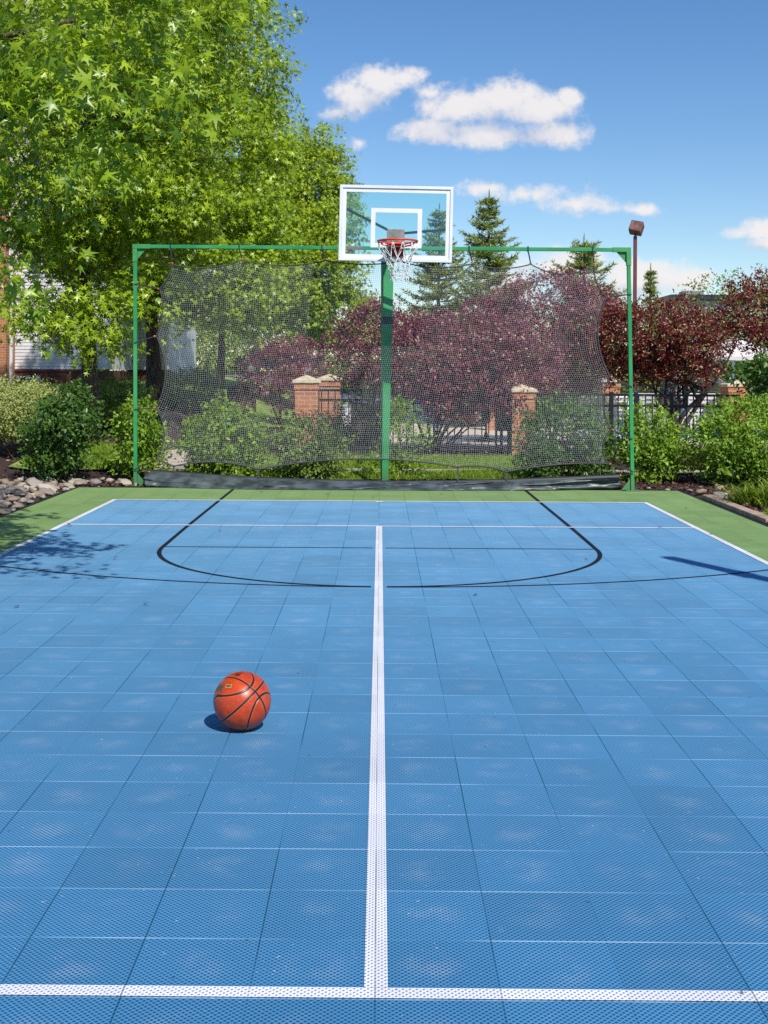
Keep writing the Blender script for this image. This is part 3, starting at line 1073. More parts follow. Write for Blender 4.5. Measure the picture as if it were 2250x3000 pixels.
TT = [(505, 775), (710, 762), (955, 763), (1172, 766), (1385, 773), (1555, 774), (1740, 777)]
LT = [(505, 775), (468, 847), (457.5, 984), (457.5, 1195), (458, 1344)]
RT = [(1740, 777), (1777, 870), (1787, 1102), (1791, 1258), (1782, 1358)]
BT = [(458, 1344), (509, 1366), (757, 1375), (1341, 1368), (1484, 1382), (1782, 1358)]
cT = scallop(TT, [(0, 16), (0, 15), (0, 10), (0, 14), (0, 13), (0, 27)], 24)
cL = scallop(LT, [(6, 0), (14, 0), (27, 0), (22, 0)], 24)
cR = scallop(RT, [(-10, 4), (-30, 0), (-21, 0), (-19, 0)], 24)
cB = scallop(BT, [(0, 0), (0, -17), (0, -27), (0, -9), (0, -9)], 24)


def samp(c, ax):
    s = (c[:, ax] - c[0, ax]) / (c[-1, ax] - c[0, ax])
    s = np.maximum.accumulate(s)
    return lambda q: np.stack([np.interp(q, s, c[:, 0]), np.interp(q, s, c[:, 1])], -1)


fT, fB, fL, fR = samp(cT, 0), samp(cB, 0), samp(cL, 1), samp(cR, 1)
c00, c10, c01, c11 = map(np.array, (TT[0], TT[-1], BT[0], BT[-1]))


def coons(s, t):
    s, t = np.broadcast_arrays(s, t)
    S, T = s[..., None], t[..., None]
    return ((1 - T) * fT(s) + T * fB(s) + (1 - S) * fL(t) + S * fR(t)
            - ((1 - S) * (1 - T) * c00 + S * (1 - T) * c10 + (1 - S) * T * c01 + S * T * c11))


def net_pt(s, t):
    q = coons(s, t)
    px, py = q[..., 0], q[..., 1]
    d = DF(px) + .16 * np.sin(np.pi * np.clip(s, 0, 1)) * np.sin(np.pi * np.clip(t, 0, 1)) + .012 * np.sin(s * 37 + t * 11)
    A = np.array(rt)[None] * ((px - CX) / F)[..., None] - np.array(up)[None] * ((py - CY) / F)[..., None] + np.array(fw)
    return np.array((0, 0, HC)) + A * d[..., None]


def strands(P, rad):
    """P (k,m,3) polylines -> triangular-section tubes, vectorised"""
    k, m, _ = P.shape
    D = nrm(np.gradient(P, axis=1))
    a = np.array([0.0, -1.0, 0.0])
    X_ = nrm(np.cross(D, a))
    Y_ = np.cross(D, X_)
    V = np.stack([P + rad * (math.cos(q) * X_ + math.sin(q) * Y_) for q in (0, 2.094, 4.189)], 2)
    idx = np.arange(k * m * 3).reshape(k, m, 3)
    Fs = [np.stack([idx[:, :-1, i], idx[:, :-1, (i + 1) % 3], idx[:, 1:, (i + 1) % 3], idx[:, 1:, i]], -1).reshape(-1, 4) for i in range(3)]
    return V.reshape(-1, 3), np.concatenate(Fs)


NV, NH = 214, 96
sv = np.linspace(0, 1, NV + 1)[1:-1, None] + .0002 * rng.normal(size=(NV - 1, 1))
tv = np.linspace(0, 1, 70)[None]
V1, F1 = strands(net_pt(sv + .0003 * np.sin(tv * 20 + sv * 30), tv), .00115)
sh_ = np.linspace(0, 1, 130)[None]
th_ = np.linspace(0, 1, NH + 1)[1:-1, None] + .0003 * rng.normal(size=(NH - 1, 1))
V2, F2 = strands(net_pt(sh_, th_ + .0006 * np.sin(sh_ * 30 + th_ * 20)), .00115)
net = empty('rebound_net', 'large grey square-mesh net with scalloped dark rope edges strung inside the green frame', 'sports net')
mesh_np('mesh', np.concatenate([V1, V2]), np.concatenate([F1, F2 + len(V1)]), M['mesh_cord'], net)
for cc in (cT, cL, cR, cB):
    MB().tube([UF(p[0], p[1], -.006) for p in cc], .0085 if cc is not cB else .011, 6).build('border_rope', M['rope'], net, smooth=True)


def tie(a, b, n=2):
    a, b = Vector(a), Vector(b)
    mb = MB()
    for k in range(n):
        o = Vector((.006 * (k - .5), 0, .008 * (k - .5)))
        mb.tube([a, a.lerp(b, .08) + o, a.lerp(b, .9) + o, b], .005, 5)
    t = mb.build('tie_cord', M['bungee'], net, smooth=True)
    c = b.lerp(a, .07)
    MB().lathe([(.001, -.016), (.013, -.01), (.016, 0), (.013, .01), (.001, .016)], c, 10).build('bead', M['bead'], t, smooth=True)


def bar_pt(px):
    t = (px - 396) / (1841 - 396)
    return lt_.lerp(rtp, t)


for (px, py) in TT:
    p = bar_pt(px - 2)
    q = UF(px, py)
    mb = MB()
    mb.tube([p + Vector((0, -.028, .03)), p + Vector((0, .028, .03)), p + Vector((0, .028, -.03)), p + Vector((0, -.028, -.03))], .008, 5, closed=True)
    mb.build('hanger_loop', M['bungee'], net)
    tie(p + Vector((0, -.028, -.025)), q)
for (px, py), (qx, qy) in zip(LT[1:], [(394, 832), (393, 1005), (393, 1200), (393, 1376)]):
    tie(UF(qx, qy, -.03), UF(px, py))
for (px, py), (qx, qy) in zip(RT[1:], [(1851, 862), (1852, 1134), (1853, 1287), (1855, 1382)]):
    tie(UF(qx, qy, -.03), UF(px, py))
tie(UF(1855, 1387, -.03), UF(1815, 1394), 1)
tie(UF(393, 1379, -.03), UF(440, 1383), 1)
for (px, y0, y1) in ((509, 1366, 1384), (757, 1375, 1400), (1341, 1368, 1410), (1484, 1382, 1406)):
    MB().beam(UF(px, y0, -.006), UF(px, y1, -.006), .022, .006, (0, 1, 0)).build('strap', M['rope'], net)

# tarp: long sagging black vinyl sheet standing on the court's back edge
tp = np.array([(434, 1378), (520, 1383), (640, 1392), (760, 1399), (940, 1406), (1125, 1410), (1300, 1409), (1480, 1405), (1640, 1399), (1816, 1391)], float)
bt_ = np.array([(424, 1425), (520, 1430), (640, 1433), (760, 1435), (940, 1436), (1125, 1437), (1300, 1438), (1480, 1438), (1640, 1437), (1818, 1435)], float)
nu, nv_ = 240, 22
us = np.linspace(0, 1, nu)
V = []
for i, u_ in enumerate(us):
    px = 426 + (1817 - 426) * u_
    ty, by = np.interp(px, tp[:, 0], tp[:, 1]), np.interp(px, bt_[:, 0], bt_[:, 1])
    g = G(px, by)
    g.y -= .0
    top = UF(px, ty, .03)
    for j in range(nv_):
        v_ = j / (nv_ - 1)
        p = g.lerp(top, v_)
        h_ = top.z
        n_ = mnoise.noise(Vector((u_ * 9 + 3, v_ * 2.4 - u_ * 5, 1.0)))
        n2_ = mnoise.noise(Vector((u_ * 26, v_ * 3.6 + u_ * 9, 5.0)))
        endk = max(0, 1 - min(u_, 1 - u_) / .05)
        env = math.sin(math.pi * min(1, v_ * 1.02)) ** .7 if 0 < v_ < 1 else 0
        out_ = env * (h_ * .28 * (1 - .6 * v_) + n_ * .075 + n2_ * .04 + .02 * endk * mnoise.noise(Vector((u_ * 90, v_ * 5, 2))))
        out_ += env * .018 * math.sin(v_ * 13 + n_ * 5 + u_ * 6)
        p = p + Vector((0, -out_, 0))
        p.z = max(p.z, .004 + .01 * v_)
        V.append(tuple(p))
Fq = [(i * nv_ + j, (i + 1) * nv_ + j, (i + 1) * nv_ + j + 1, i * nv_ + j + 1) for i in range(nu - 1) for j in range(nv_ - 1)]
tarp = mesh_np('tarp', V, Fq, M['tarp'], smooth=True)
tag(tarp, 'long sagging creased black vinyl sheet lying along the foot of the net', 'tarp')
# back side fold and top band
V = []
for i, u_ in enumerate(us):
    px = 426 + (1817 - 426) * u_
    ty = np.interp(px, tp[:, 0], tp[:, 1])
    top = UF(px, ty, .03)
    V += [tuple(top + Vector((0, .0, .0))), tuple(top + Vector((0, -.012, .012))), tuple(top + Vector((0, -.03, -.008))), tuple(top + Vector((0, -.034, -.03)))]
Fq = [(i * 4 + j, (i + 1) * 4 + j, (i + 1) * 4 + j + 1, i * 4 + j + 1) for i in range(nu - 1) for j in range(3)]
mesh_np('top_hem', V, Fq, M['tarp_band'], tarp, smooth=True)
V = []
for i, u_ in enumerate(us):
    px = 426 + (1817 - 426) * u_
    ty = np.interp(px, tp[:, 0], tp[:, 1])
    top = UF(px, ty, .03)
    V += [tuple(top), (top.x, top.y + .1, top.z * .45), (top.x, top.y + .16, .012)]
Fq = [(i * 3 + j, (i + 1) * 3 + j, (i + 1) * 3 + j + 1, i * 3 + j + 1) for i in range(nu - 1) for j in range(2)]
mesh_np('back_flap', V, Fq, M['tarp'], tarp, smooth=True)

# ------------------------------------------------------------------ basketball hoop
hoop = empty('basketball_hoop', 'basketball goal with white edged glass backboard and red rim on a green pole', 'basketball hoop')
DB = 14.9
bc = U(1160, 655.4, DB)
rollb = R(-1.0)
bx_ = Vector((math.cos(rollb), 0, math.sin(rollb)))
bz_ = Vector((-math.sin(rollb), 0, math.cos(rollb)))
by_ = Vector((0, 1, 0))
RB = Matrix((bx_, by_, bz_)).transposed()


def bp(x, y, z):
    return bc + bx_ * x + by_ * y + bz_ * z


HW, HH = .694, .4635


def frame_mb(x0, x1, z0, z1, t, y0, y1):
    mb = MB()
    for (a, b, c, d) in ((x0, x1, z1 - t, z1), (x0, x1, z0, z0 + t), (x0, x0 + t, z0 + t, z1 - t), (x1 - t, x1, z0 + t, z1 - t)):
        mb.box(bp((a + b) / 2, (y0 + y1) / 2, (c + d) / 2), ((b - a) / 2, (y1 - y0) / 2, (d - c) / 2), RB)
    return mb


gt_ = .036
mb = MB()
mb.box(bp(0, .012, 0), (HW - gt_ - .001, .006, HH - gt_ - .001), RB)
bo = mb.build('backboard', M['glass'], hoop)
frame_mb(-HW, HW, -HH, HH, gt_, -.012, .035).build('frame', M['white_metal'], bo, bevel=.003)
frame_mb(-HW + gt_ + .002, HW - gt_ - .002, -HH + gt_ + .002, HH - gt_ - .002, .045, .002, .005).build('border_stripe', M['white_paint'], bo)
frame_mb(-.305, .318, -.295, .188, .053, .002, .005).build('target_square', M['white_paint'], bo)


def text_on_board(name, body, x, z, size, mat, shear=.25, y=.001):
    cu = bpy.data.curves.new(name, 'FONT')
    cu.body = body
    cu.size = size
    cu.shear = shear
    cu.offset = size * .035
    o = bpy.data.objects.new(name, cu)
    COL.objects.link(o)
    dg = bpy.context.evaluated_depsgraph_get()
    me = bpy.data.meshes.new_from_object(o.evaluated_get(dg))
    bpy.data.objects.remove(o)
    for v in me.vertices:
        v.co = bp(x + v.co.x, y, z + v.co.y)
    me.materials.append(mat)
    o = bpy.data.objects.new(name, me)
    COL.objects.link(o)
    o.parent = bo
    return o


magenta = simple('logo_magenta', (.5, .008, .3, 1), .5, .05)
text_on_board('maker_name', 'First Team', -.605, -.325, .045, magenta)
text_on_board('maker_line', 'SPORTS INC.', -.575, -.35, .015, M['dark_metal'], .0)
mb = MB()
for k in range(8):
    a = 2 * math.pi * k / 8
    c_ = (-.52 + .0, -.268)
    mb.add([bp(c_[0], .001, c_[1]), bp(c_[0] + .016 * math.cos(a - .3), .001, c_[1] + .011 * math.sin(a - .3)), bp(c_[0] + .03 * math.cos(a), .001, c_[1] + .02 * math.sin(a)), bp(c_[0] + .016 * math.cos(a + .3), .001, c_[1] + .011 * math.sin(a + .3))], [(0, 1, 2, 3)])
mb.build('maker_emblem', M['white_paint'], bo)
# mounting plate, arms
mb = MB()
mb.box(bp(0, -.004, -.235), (.107, .004, .17), RB)
mb.build('mounting_plate', M['grey_metal'], hoop, bevel=.003)
RC = bp(-.004, -.385, -.3)
RC = U(1165, 706.5, 14.52)
rim = MB()
nr, rr_ = 48, .236
ring_pts = [RC + Vector((rr_ * math.cos(2 * math.pi * k / nr), rr_ * math.sin(2 * math.pi * k / nr), 0)) for k in range(nr)]
rim.tube(ring_pts, .0115, 8, closed=True)
rimo = rim.build('rim', M['rim'], hoop, smooth=True)
mb = MB()
yb_ = bc.y - .008
mb.prism([(RC.x - .09, yb_, RC.z - .012), (RC.x + .09, yb_, RC.z - .012), (RC.x + .13, RC.y + .197, RC.z - .012), (RC.x - .13, RC.y + .197, RC.z - .012)], (0, 0, .008))
mb.bb(RC.x - .085, RC.x + .085, yb_ - .016, yb_ - .002, RC.z - .15, RC.z + .015)
mb.build('rim_flange', M['rim'], rimo, bevel=.002)
mb = MB()
for s in (-1, 1):
    mb.prism([(RC.x + s * .078, yb_ - .016, RC.z - .15), (RC.x + s * .078, yb_ - .016, RC.z - .013), (RC.x + s * .07, RC.y + .21, RC.z - .013)], (s * .006, 0, 0))
mb.bb(RC.x - .07, RC.x + .07, yb_ - .022, yb_ - .0165, RC.z - .14, RC.z - .02)
# second brace wire under the ring
mb.tube([RC + Vector((.2 * math.cos(a), .2 * math.sin(a), -.02 - .025 * abs(math.sin(a)))) for a in np.linspace(.25, math.pi - .25, 20)], .009, 6)
mb.build('rim_brace', M['rim_dark'], rimo)
# hooks and net
mb = MB()
for k in range(12):
    a = 2 * math.pi * (k + .5) / 12
    c_ = RC + Vector((rr_ * math.cos(a), rr_ * math.sin(a), -.018))
    tn = Vector((-math.sin(a), math.cos(a), 0))
    mb = MB()
    mb.tube([c_ + tn * .014 + Vector((0, 0, .008)), c_ + tn * .01 - Vector((0, 0, .008)), c_ - tn * .01 - Vector((0, 0, .008)), c_ - tn * .014 + Vector((0, 0, .008))], .0035, 5)
    mb.build('net_hook', M['rim'], rimo)
rows = [(-.022, .232), (-.19, .165), (-.255, .137), (-.315, .12), (-.375, .11), (-.43, .105), (-.468, .11)]
mb = MB()
rs = np.random.default_rng(3)
npt = {}
for i, (z_, r_) in enumerate(rows):
    for k in range(12):
        a = 2 * math.pi * (k + .5 + (i % 2) * .5) / 12
        j_ = rs.normal(size=3) * (.004 if i else 0)
        npt[i, k] = RC + Vector((r_ * math.cos(a) * 1.0 + j_[0] + .004 * i, r_ * math.sin(a) + j_[1], z_ + j_[2] * 2))
for i in range(len(rows) - 1):
    for k in range(12):
        p = npt[i, k]
        for q in (npt[i + 1, k if i % 2 == 0 else (k + 1) % 12], npt[i + 1, (k - 1) % 12 if i % 2 == 0 else k]):
            if i == 0:
                mid = p.lerp(q, .45) + Vector(((p.x - RC.x) * .14 + rs.normal() * .005, (p.y - RC.y) * .14, rs.normal() * .006))
                mb.tube([p, mid, p.lerp(q, .8), q], .0042, 5)
            else:
                mb.tube([p, p.lerp(q, .5) + Vector(rs.normal(size=3) * .003), q], .0045, 5)
for (i, k), p in npt.items():
    if i:
        mb.tube([p + Vector((0, 0, .008)), p - Vector((0, 0, .008))], .0075, 5)
mb.build('hoop_net', M['cord'], hoop, smooth=True)

# pole
PD = 16.25
pb, pt_ = U(1126, 1413, PD), U(1136, 700, PD)
pb.z = 0
mb = MB()
qa, qb = .044, .074
ry = R(14)
ca, sa = math.cos(ry), math.sin(ry)
sec = lambda c, h: [c + Vector((x * ca - y * sa, x * sa + y * ca, 0)) * h for x, y in ((-1, -1), (1, -1), (1, 1), (-1, 1))]
P4 = sec(pb, qa) + sec(pt_, qb)
mb.add(P4, [(3, 2, 1, 0), (4, 5, 6, 7), (0, 1, 5, 4), (1, 2, 6, 5), (2, 3, 7, 6), (3, 0, 4, 7)])
mb.build('pole', M['green_paint'], hoop, bevel=.005)
mb = MB()
for z_ in (.98 * pt_.z * .68,):
    t_ = z_ / pt_.z
    c_ = pb.lerp(pt_, t_)
    h_ = qa + (qb - qa) * t_ + .004
    A_, B_ = sec(c_ - Vector((0, 0, .05)), h_), sec(c_ + Vector((0, 0, .05)), h_ + .001)
    mb.add(A_ + B_, [(3, 2, 1, 0), (4, 5, 6, 7), (0, 1, 5, 4), (1, 2, 6, 5), (2, 3, 7, 6), (3, 0, 4, 7)])
mb.build('pole_collar', M['dark_metal'], hoop)
mb = MB()
mb.bb(pb.x - .16, pb.x + .16, pb.y - .14, pb.y + .14, 0, .02)
mb.build('pole_base', M['green_paint'], hoop, bevel=.003)
arm0 = pt_ + Vector((0, -.02, -.08))
mb = MB()
mb.beam(arm0, bp(0, .06, -.23), .12, .14)
mb.box(bp(0, .04, -.235), (.1, .02, .16), RB)
mb.build('extension_arm', M['dark_metal'], hoop, bevel=.004)
for (px, py) in ((1013, 611), (1308, 673)):
    q = U(px, py, DB + .04)
    MB().beam(bp(-.08 if px < 1100 else .08, .1, -.075 - (.0 if px < 1100 else .03)), q, .028, .028).build('brace_bar', M['dark_metal'], hoop)

# ------------------------------------------------------------------ lamp posts
def lamp_post(name, label, base, h, group=None, head=True):
    e = empty(name, label, 'lamp post', group, loc=base)
    MB().bb(-.04, .04, -.04, .04, 0, h).build('post', M['maroon'], e, bevel=.006)
    MB().bb(-.12, .12, -.12, .12, 0, .03).build('base_plate', M['maroon'], e, bevel=.004)
    if head:
        MB().tube([(0, 0, h), (0, 0, h + .06)], .025, 8).build('swivel', M['dark_metal'], e)
        Rm = Matrix.Rotation(R(14), 3, 'Y') @ Matrix.Rotation(R(-24), 3, 'Z') @ Matrix.Rotation(R(-18), 3, 'X')
        c = Vector((.03, 0, h + .2))
        hd = MB().box(c, (.15, .13, .14), Rm).build('lamp_head', M['maroon'], e, bevel=.008)
        MB().box(c + Rm @ Vector((0, -.132, 0)), (.135, .003, .125), Rm).build('lamp_lens', M['maroon_face'], hd)
    return e


LPD = 30
lp = U(1861, 692, LPD)
lamp_post('lamp_post', 'maroon square lamp post with box floodlight head rising behind the plum trees', (lp.x, lp.y, 0), lp.z)
tip = G(1958, 1633)
Lh = 4.3
off = Lh / math.tan(SUN_EL)
e2 = empty('light_pole', 'square maroon pole beside the court, seen only by its long shadow', 'pole', loc=(tip.x + SAZ.x * off, tip.y + SAZ.y * off, 0))
MB().bb(-.06, .06, -.06, .06, 0, Lh).build('post', M['maroon'], e2, bevel=.01)
MB().bb(-.07, .07, -.11, .07, Lh - 1.0, Lh - .8).build('junction_box', M['maroon'], e2, bevel=.01)

# ------------------------------------------------------------------ sweetgum trees
def tree(name, label, base, ells, trunk_r, trunk_h, ntw, per, size, mat, seed, lean=(0, 0), nlimb=26, tmpl=STAR, group=None, barkm=None, L=.3, inner=.22, amp=.16, minz=None, cat='tree', back=.4, boughs=(), **kw):
    e = empty(name, label, cat, group)
    base = Vector(base)
    base.z = float(hgt(base.x, base.y)) - .05 if base.z == 0 else base.z
    top = base + Vector((lean[0], lean[1], trunk_h))
    pts = wob(base, top, 14, .03, seed)
    rads = [trunk_r * (1.35 if i == 0 else 1.12 if i == 1 else 1 - .8 * i / 13) for i in range(14)]
    mb = MB().tube(pts, rads, 12)
    tr_ = mb.build('trunk', barkm or M['bark'], e, smooth=True)
    P, D = foliage('crown', tmpl, ells, ntw, per, size, mat, e, seed, L=L, inner=inner, amp=amp, minz=minz, back=back, **kw)
    mb = MB()
    r_ = np.random.default_rng(seed)
    for (a_, b_, lr) in boughs:
        ln = wob(a_, b_, 10, .05, seed)
        mb.tube(ln, [lr * (1 - .75 * j / 9) for j in range(10)], 8)
    for k in range(nlimb):
        q = Vector(P[r_.integers(len(P))])
        i0 = int(np.clip(round((q.z - base.z - .7) / trunk_h * 13 * .8), 3, 11))
        p = pts[i0]
        lr = trunk_r * .3 * (1 - i0 / 16)
        ln = wob(p, q, 7, .12, seed + k)
        mb.tube(ln, [lr * (1 - .85 * j / 6) for j in range(7)], 6)
    mb.build('limbs', barkm or M['bark'], e, smooth=True)
    return e


SG = 'row of sweetgum trees along the left'
# B: nearest with a trunk in view
bB = U(265, 1168, 21)
tree('sweetgum_tree', 'sweetgum with thick sunlit grey-brown trunk rising behind the left shrubs', (bB.x, bB.y, 0),
     [((bB.x + .3, bB.y, 4.5), (1.9, 1.8, .8)), (tuple(U(215, 925, 20)), (.62, .6, .2)), (tuple(U(120, 900, 20.3)), (.42, .5, .14)), (tuple(U(300, 900, 20)), (.5, .5, .25)), (tuple(U(262, 985, 20.2)), (.28, .3, .1)), (tuple(U(380, 850, 20.2)), (.6, .6, .3)), ((bB.x, bB.y, 5.4), (2.9, 2.6, 1.9)), ((bB.x, bB.y, 7.6), (2.6, 2.4, 2.2)), ((bB.x, bB.y, 9.8), (2.0, 1.9, 2.0))],
     .15, 10, 5600, 10, .132, L_GUM, 11, group=SG, clump=(11, .22), amp=.16)
bC = U(455, 1165, 27)
tree('sweetgum_tree', 'tall sweetgum with a dark shaded trunk beside the left green post', (bC.x, bC.y, 0),
     [((bC.x + .2, bC.y, 4.4), (2.5, 2.2, 1.35)), ((bC.x + .1, bC.y, 6.2), (2.75, 2.5, 2.0)), ((bC.x + .1, bC.y, 8.6), (2.55, 2.4, 2.2)), ((bC.x - .2, bC.y, 10.4), (2.2, 2.0, 1.5)), ((bC.x + 1.5, bC.y - .6, 3.5), (1.3, 1.1, .8))],
     .16, 10.8, 7600, 10, .135, L_GUM, 12, group=SG, clump=(11, .26), amp=.13)
bD = U(644, 1140, 37)
tree('sweetgum_tree', 'slim sweetgum with a thin straight trunk seen through the net by the road', (bD.x, bD.y, 0),
     [((bD.x, bD.y, 4.4), (2.4, 2.2, 1.6)), ((bD.x + .4, bD.y, 6.2), (2.7, 2.3, 1.9)), ((bD.x + .2, bD.y, 8.4), (2.2, 2, 2)), ((bD.x + 1.6, bD.y - .6, 3.3), (1.7, 1.1, .8)), ((bD.x + 1.9, bD.y, 4.8), (1.5, 1.3, 1.4))],
     .11, 9.5, 4800, 9, .135, L_GUM2, 13, group=SG, clump=(10, .28), amp=.24)
xE = U(945, 600, 36)
tree('sweetgum_tree', 'pointed sweetgum whose top stands just left of the backboard', (xE.x, xE.y, 0),
     [((xE.x - .5, xE.y, 4.4), (1.5, 1.4, 1.5)), ((xE.x - .3, xE.y, 5.9), (1.25, 1.2, 1.4)), ((xE.x - .15, xE.y, 7.2), (.8, .8, 1.15)), ((xE.x - .1, xE.y, 8.25), (.38, .4, .75)), ((xE.x - 1.2, xE.y, 5.0), (1.4, 1.3, 1.6)), ((xE.x - 1.6, xE.y, 6.6), (1.0, 1.0, 1.3)), ((xE.x + .5, xE.y, 3.3), (1.0, 1.0, .7))],
     .12, 8.6, 5000, 9, .13, L_GUM2, 14, group=SG, amp=.24, clump=(9, .2))
# A: nearest, trunk outside the frame, branches hang into it
tree('sweetgum_tree', 'nearest sweetgum with large leaves hanging into the upper left corner', (-6.3, 9.6, 0),
     [((-4.9, 9.2, 4.9), (2.5, 2.3, 1.7)), ((-3.3, 6.2, 5.0), (1.2, 1.1, .6)), ((-2.7, 6.0, 4.9), (.85, .8, .45)), ((-1.5, 7.0, 3.3), (.4, .45, .16)), ((-1.5, 7.0, 3.35), (.4, .45, .16)), ((-1.6, 7.1, 3.25), (.4, .4, .16)), ((-1.45, 6.9, 3.3), (.35, .4, .16)), ((-3.4, 8.6, 3.4), (1.15, 1.2, .85)), ((-3.05, 8.0, 4.4), (1.3, 1.2, .9)), ((-2.45, 7.9, 3.05), (.75, .75, .4)), ((-2.2, 7.6, 3.75), (.75, .8, .5)), ((-3.3, 9.4, 2.75), (.8, .8, .5)), ((-2.75, 8.2, 2.3), (.42, .5, .3)), ((-5, 9.5, 7.5), (2.3, 2.2, 1.8))],  # two high unseen lobes added to shade leaves; stacked lobes deepen court shadow
     .19, 9, 3000, 9, .112, L_GUM, 15, group=SG, nlimb=16, amp=.14, back=.9, clump=(9, .16), boughs=[((-6.3, 9.6, 3.4), U(215, 60, 7.6), .055)])

# ------------------------------------------------------------------ plum trees
PG = 'purple leaved plum trees around the pool fence'


def plum(label, base, ells, ntw, seed, stems, mat=L_PLUM, per=11, size=.064, sr=.05):
    e = empty('plum_tree', label, 'tree', PG)
    base = Vector((base[0], base[1], float(hgt(base[0], base[1])) - .03))
    P, D = foliage('crown', OVAL, ells, ntw, per, size, mat, e, seed, L=.2, inner=.25, amp=.26, droop=.05, rnd=.9, spread=.35, back=.5, clump=(8, .14))
    # upright shoots on top
    mb = MB()
    r_ = np.random.default_rng(seed)
    for k, (tx, ty, tz, rr) in enumerate(stems):
        ln = wob(base, (tx, ty, tz), 9, .09, seed + k)
        mb.tube(ln, [rr * (1 - .8 * j / 8) for j in range(9)], 8)
        for j in range(7):
            i0 = int(r_.integers(4, 8))
            q = Vector(P[r_.integers(len(P))])
            if (q - ln[i0]).length < 2.0:
                l2 = wob(ln[i0], q, 5, .1, seed + k * 10 + j)
                mb.tube(l2, [rr * .4 * (1 - .8 * i / 4) for i in range(5)], 5)
    mb.build('trunk', M['bark_plum'], e, smooth=True)
    return e


p0 = G(1262, 1326)
plum('broad multi-stemmed purple plum seen through the net right of the green pole', (p0.x, p0.y),
     [((p0.x + .1, p0.y, 1.75), (1.2, 1.1, .7)), ((p0.x + .6, p0.y + .2, 2.0), (1.1, 1.0, .55)), ((p0.x + 1.35, p0.y + .1, 1.75), (1.0, 1, .75)), ((p0.x - .85, p0.y + .2, 2.05), (.9, .9, .7)), ((p0.x - 1.05, p0.y + .3, 1.7), (.5, .6, .5)), ((p0.x + .6, p0.y - .2, 1.1), (1.0, .7, .28))],
     3600, 21, [(p0.x + .9, p0.y, 1.5, .03), (p0.x + 1.3, p0.y + .1, 1.15, .028), (p0.x + .7, p0.y - .2, 1.35, .026), (p0.x + 1.1, p0.y - .1, 1.3, .025), (p0.x + .3, p0.y, 1.7, .035), (p0.x - .2, p0.y, 1.9, .04), (p0.x - .7, p0.y + .2, 1.8, .035), (p0.x + 1.6, p0.y, 1.0, .02), (p0.x + .5, p0.y + .3, 1.9, .03), (p0.x + 1.5, p0.y + .2, 1.45, .022)], L_PLUM2)
q0 = U(1620, 1180, 25)
plum('tall purple-bronze plum seen through the right half of the net', (q0.x, q0.y),
     [((q0.x, q0.y, 2.3), (1.25, 1.1, .9)), ((q0.x - .2, q0.y, 3.0), (.9, .9, .5)), ((q0.x - .9, q0.y, 2.35), (.95, 1, .7)), ((q0.x - 1.2, q0.y - 1.5, 1.5), (.7, .5, .4)), ((q0.x + .55, q0.y, 2.75), (.75, .8, .5)), ((q0.x + .5, q0.y - .2, 1.75), (.8, .8, .5))],
     3000, 22, [(q0.x, q0.y, 2.4, .06), (q0.x - .5, q0.y, 2.2, .04), (q0.x + .5, q0.y, 2.2, .04)], L_PLUM2)
q0 = U(820, 1150, 31)
plum('small dusky plum left of the two brick pillars', (q0.x, q0.y),
     [((q0.x - .1, q0.y, 1.55), (.85, .8, .6)), ((q0.x + .1, q0.y, 1.95), (.6, .6, .35)), ((q0.x + .7, q0.y + .3, 1.7), (.6, .6, .7)), ((q0.x + .2, q0.y - .2, 1.0), (.8, .6, .45))],
     1100, 23, [(q0.x, q0.y, 1.6, .04), (q0.x - .4, q0.y, 1.5, .03)], L_PLUM2)
q0 = G(1955, 1318)
tq = U(2085, 1085, q0.y)
plum('dark red plum with a leaning trunk in front of the pool fence on the right', (q0.x, q0.y),
     [((U(1800, 980, q0.y).x, q0.y, 2.2), (.75, .8, .6)), ((U(1900, 940, q0.y).x, q0.y, 2.25), (.8, .8, .55)), ((U(2010, 960, q0.y).x, q0.y, 2.2), (.65, .7, .5)), ((U(2075, 950, q0.y).x, q0.y, 2.3), (.4, .5, .25)), ((U(1885, 1060, q0.y).x, q0.y, 1.72), (.5, .5, .25)), ((U(1790, 900, q0.y).x, q0.y + .3, 2.4), (.45, .5, .3)), ((U(2010, 1060, q0.y).x, q0.y, 1.65), (.5, .5, .22)), ((U(1985, 870, q0.y).x, q0.y, 2.55), (.3, .3, .35))],
     2700, 24, [(tq.x, tq.y, tq.z, .075), (tq.x + .5, tq.y, tq.z + .6, .06), (q0.x + .35, q0.y, 1.7, .05), (q0.x - .5, q0.y, 2.1, .04), (q0.x + .1, q0.y, 2.2, .045)], L_PLUM)
q0 = U(2290, 1150, 20.5)
plum('deep red plum whose crown fills the right edge above the umbrella', (q0.x, q0.y),
     [((q0.x - .15, q0.y, 2.55), (.7, .7, .5)), ((q0.x - .45, q0.y, 2.75), (.4, .5, .4)), ((q0.x - .4, q0.y, 2.2), (.4, .4, .25)), ((q0.x + .8, q0.y, 2.6), (.9, .8, .7))],
     1500, 25, [(q0.x - .2, q0.y, 2.3, .06), (q0.x + .4, q0.y, 2.4, .05)], L_PLUM)

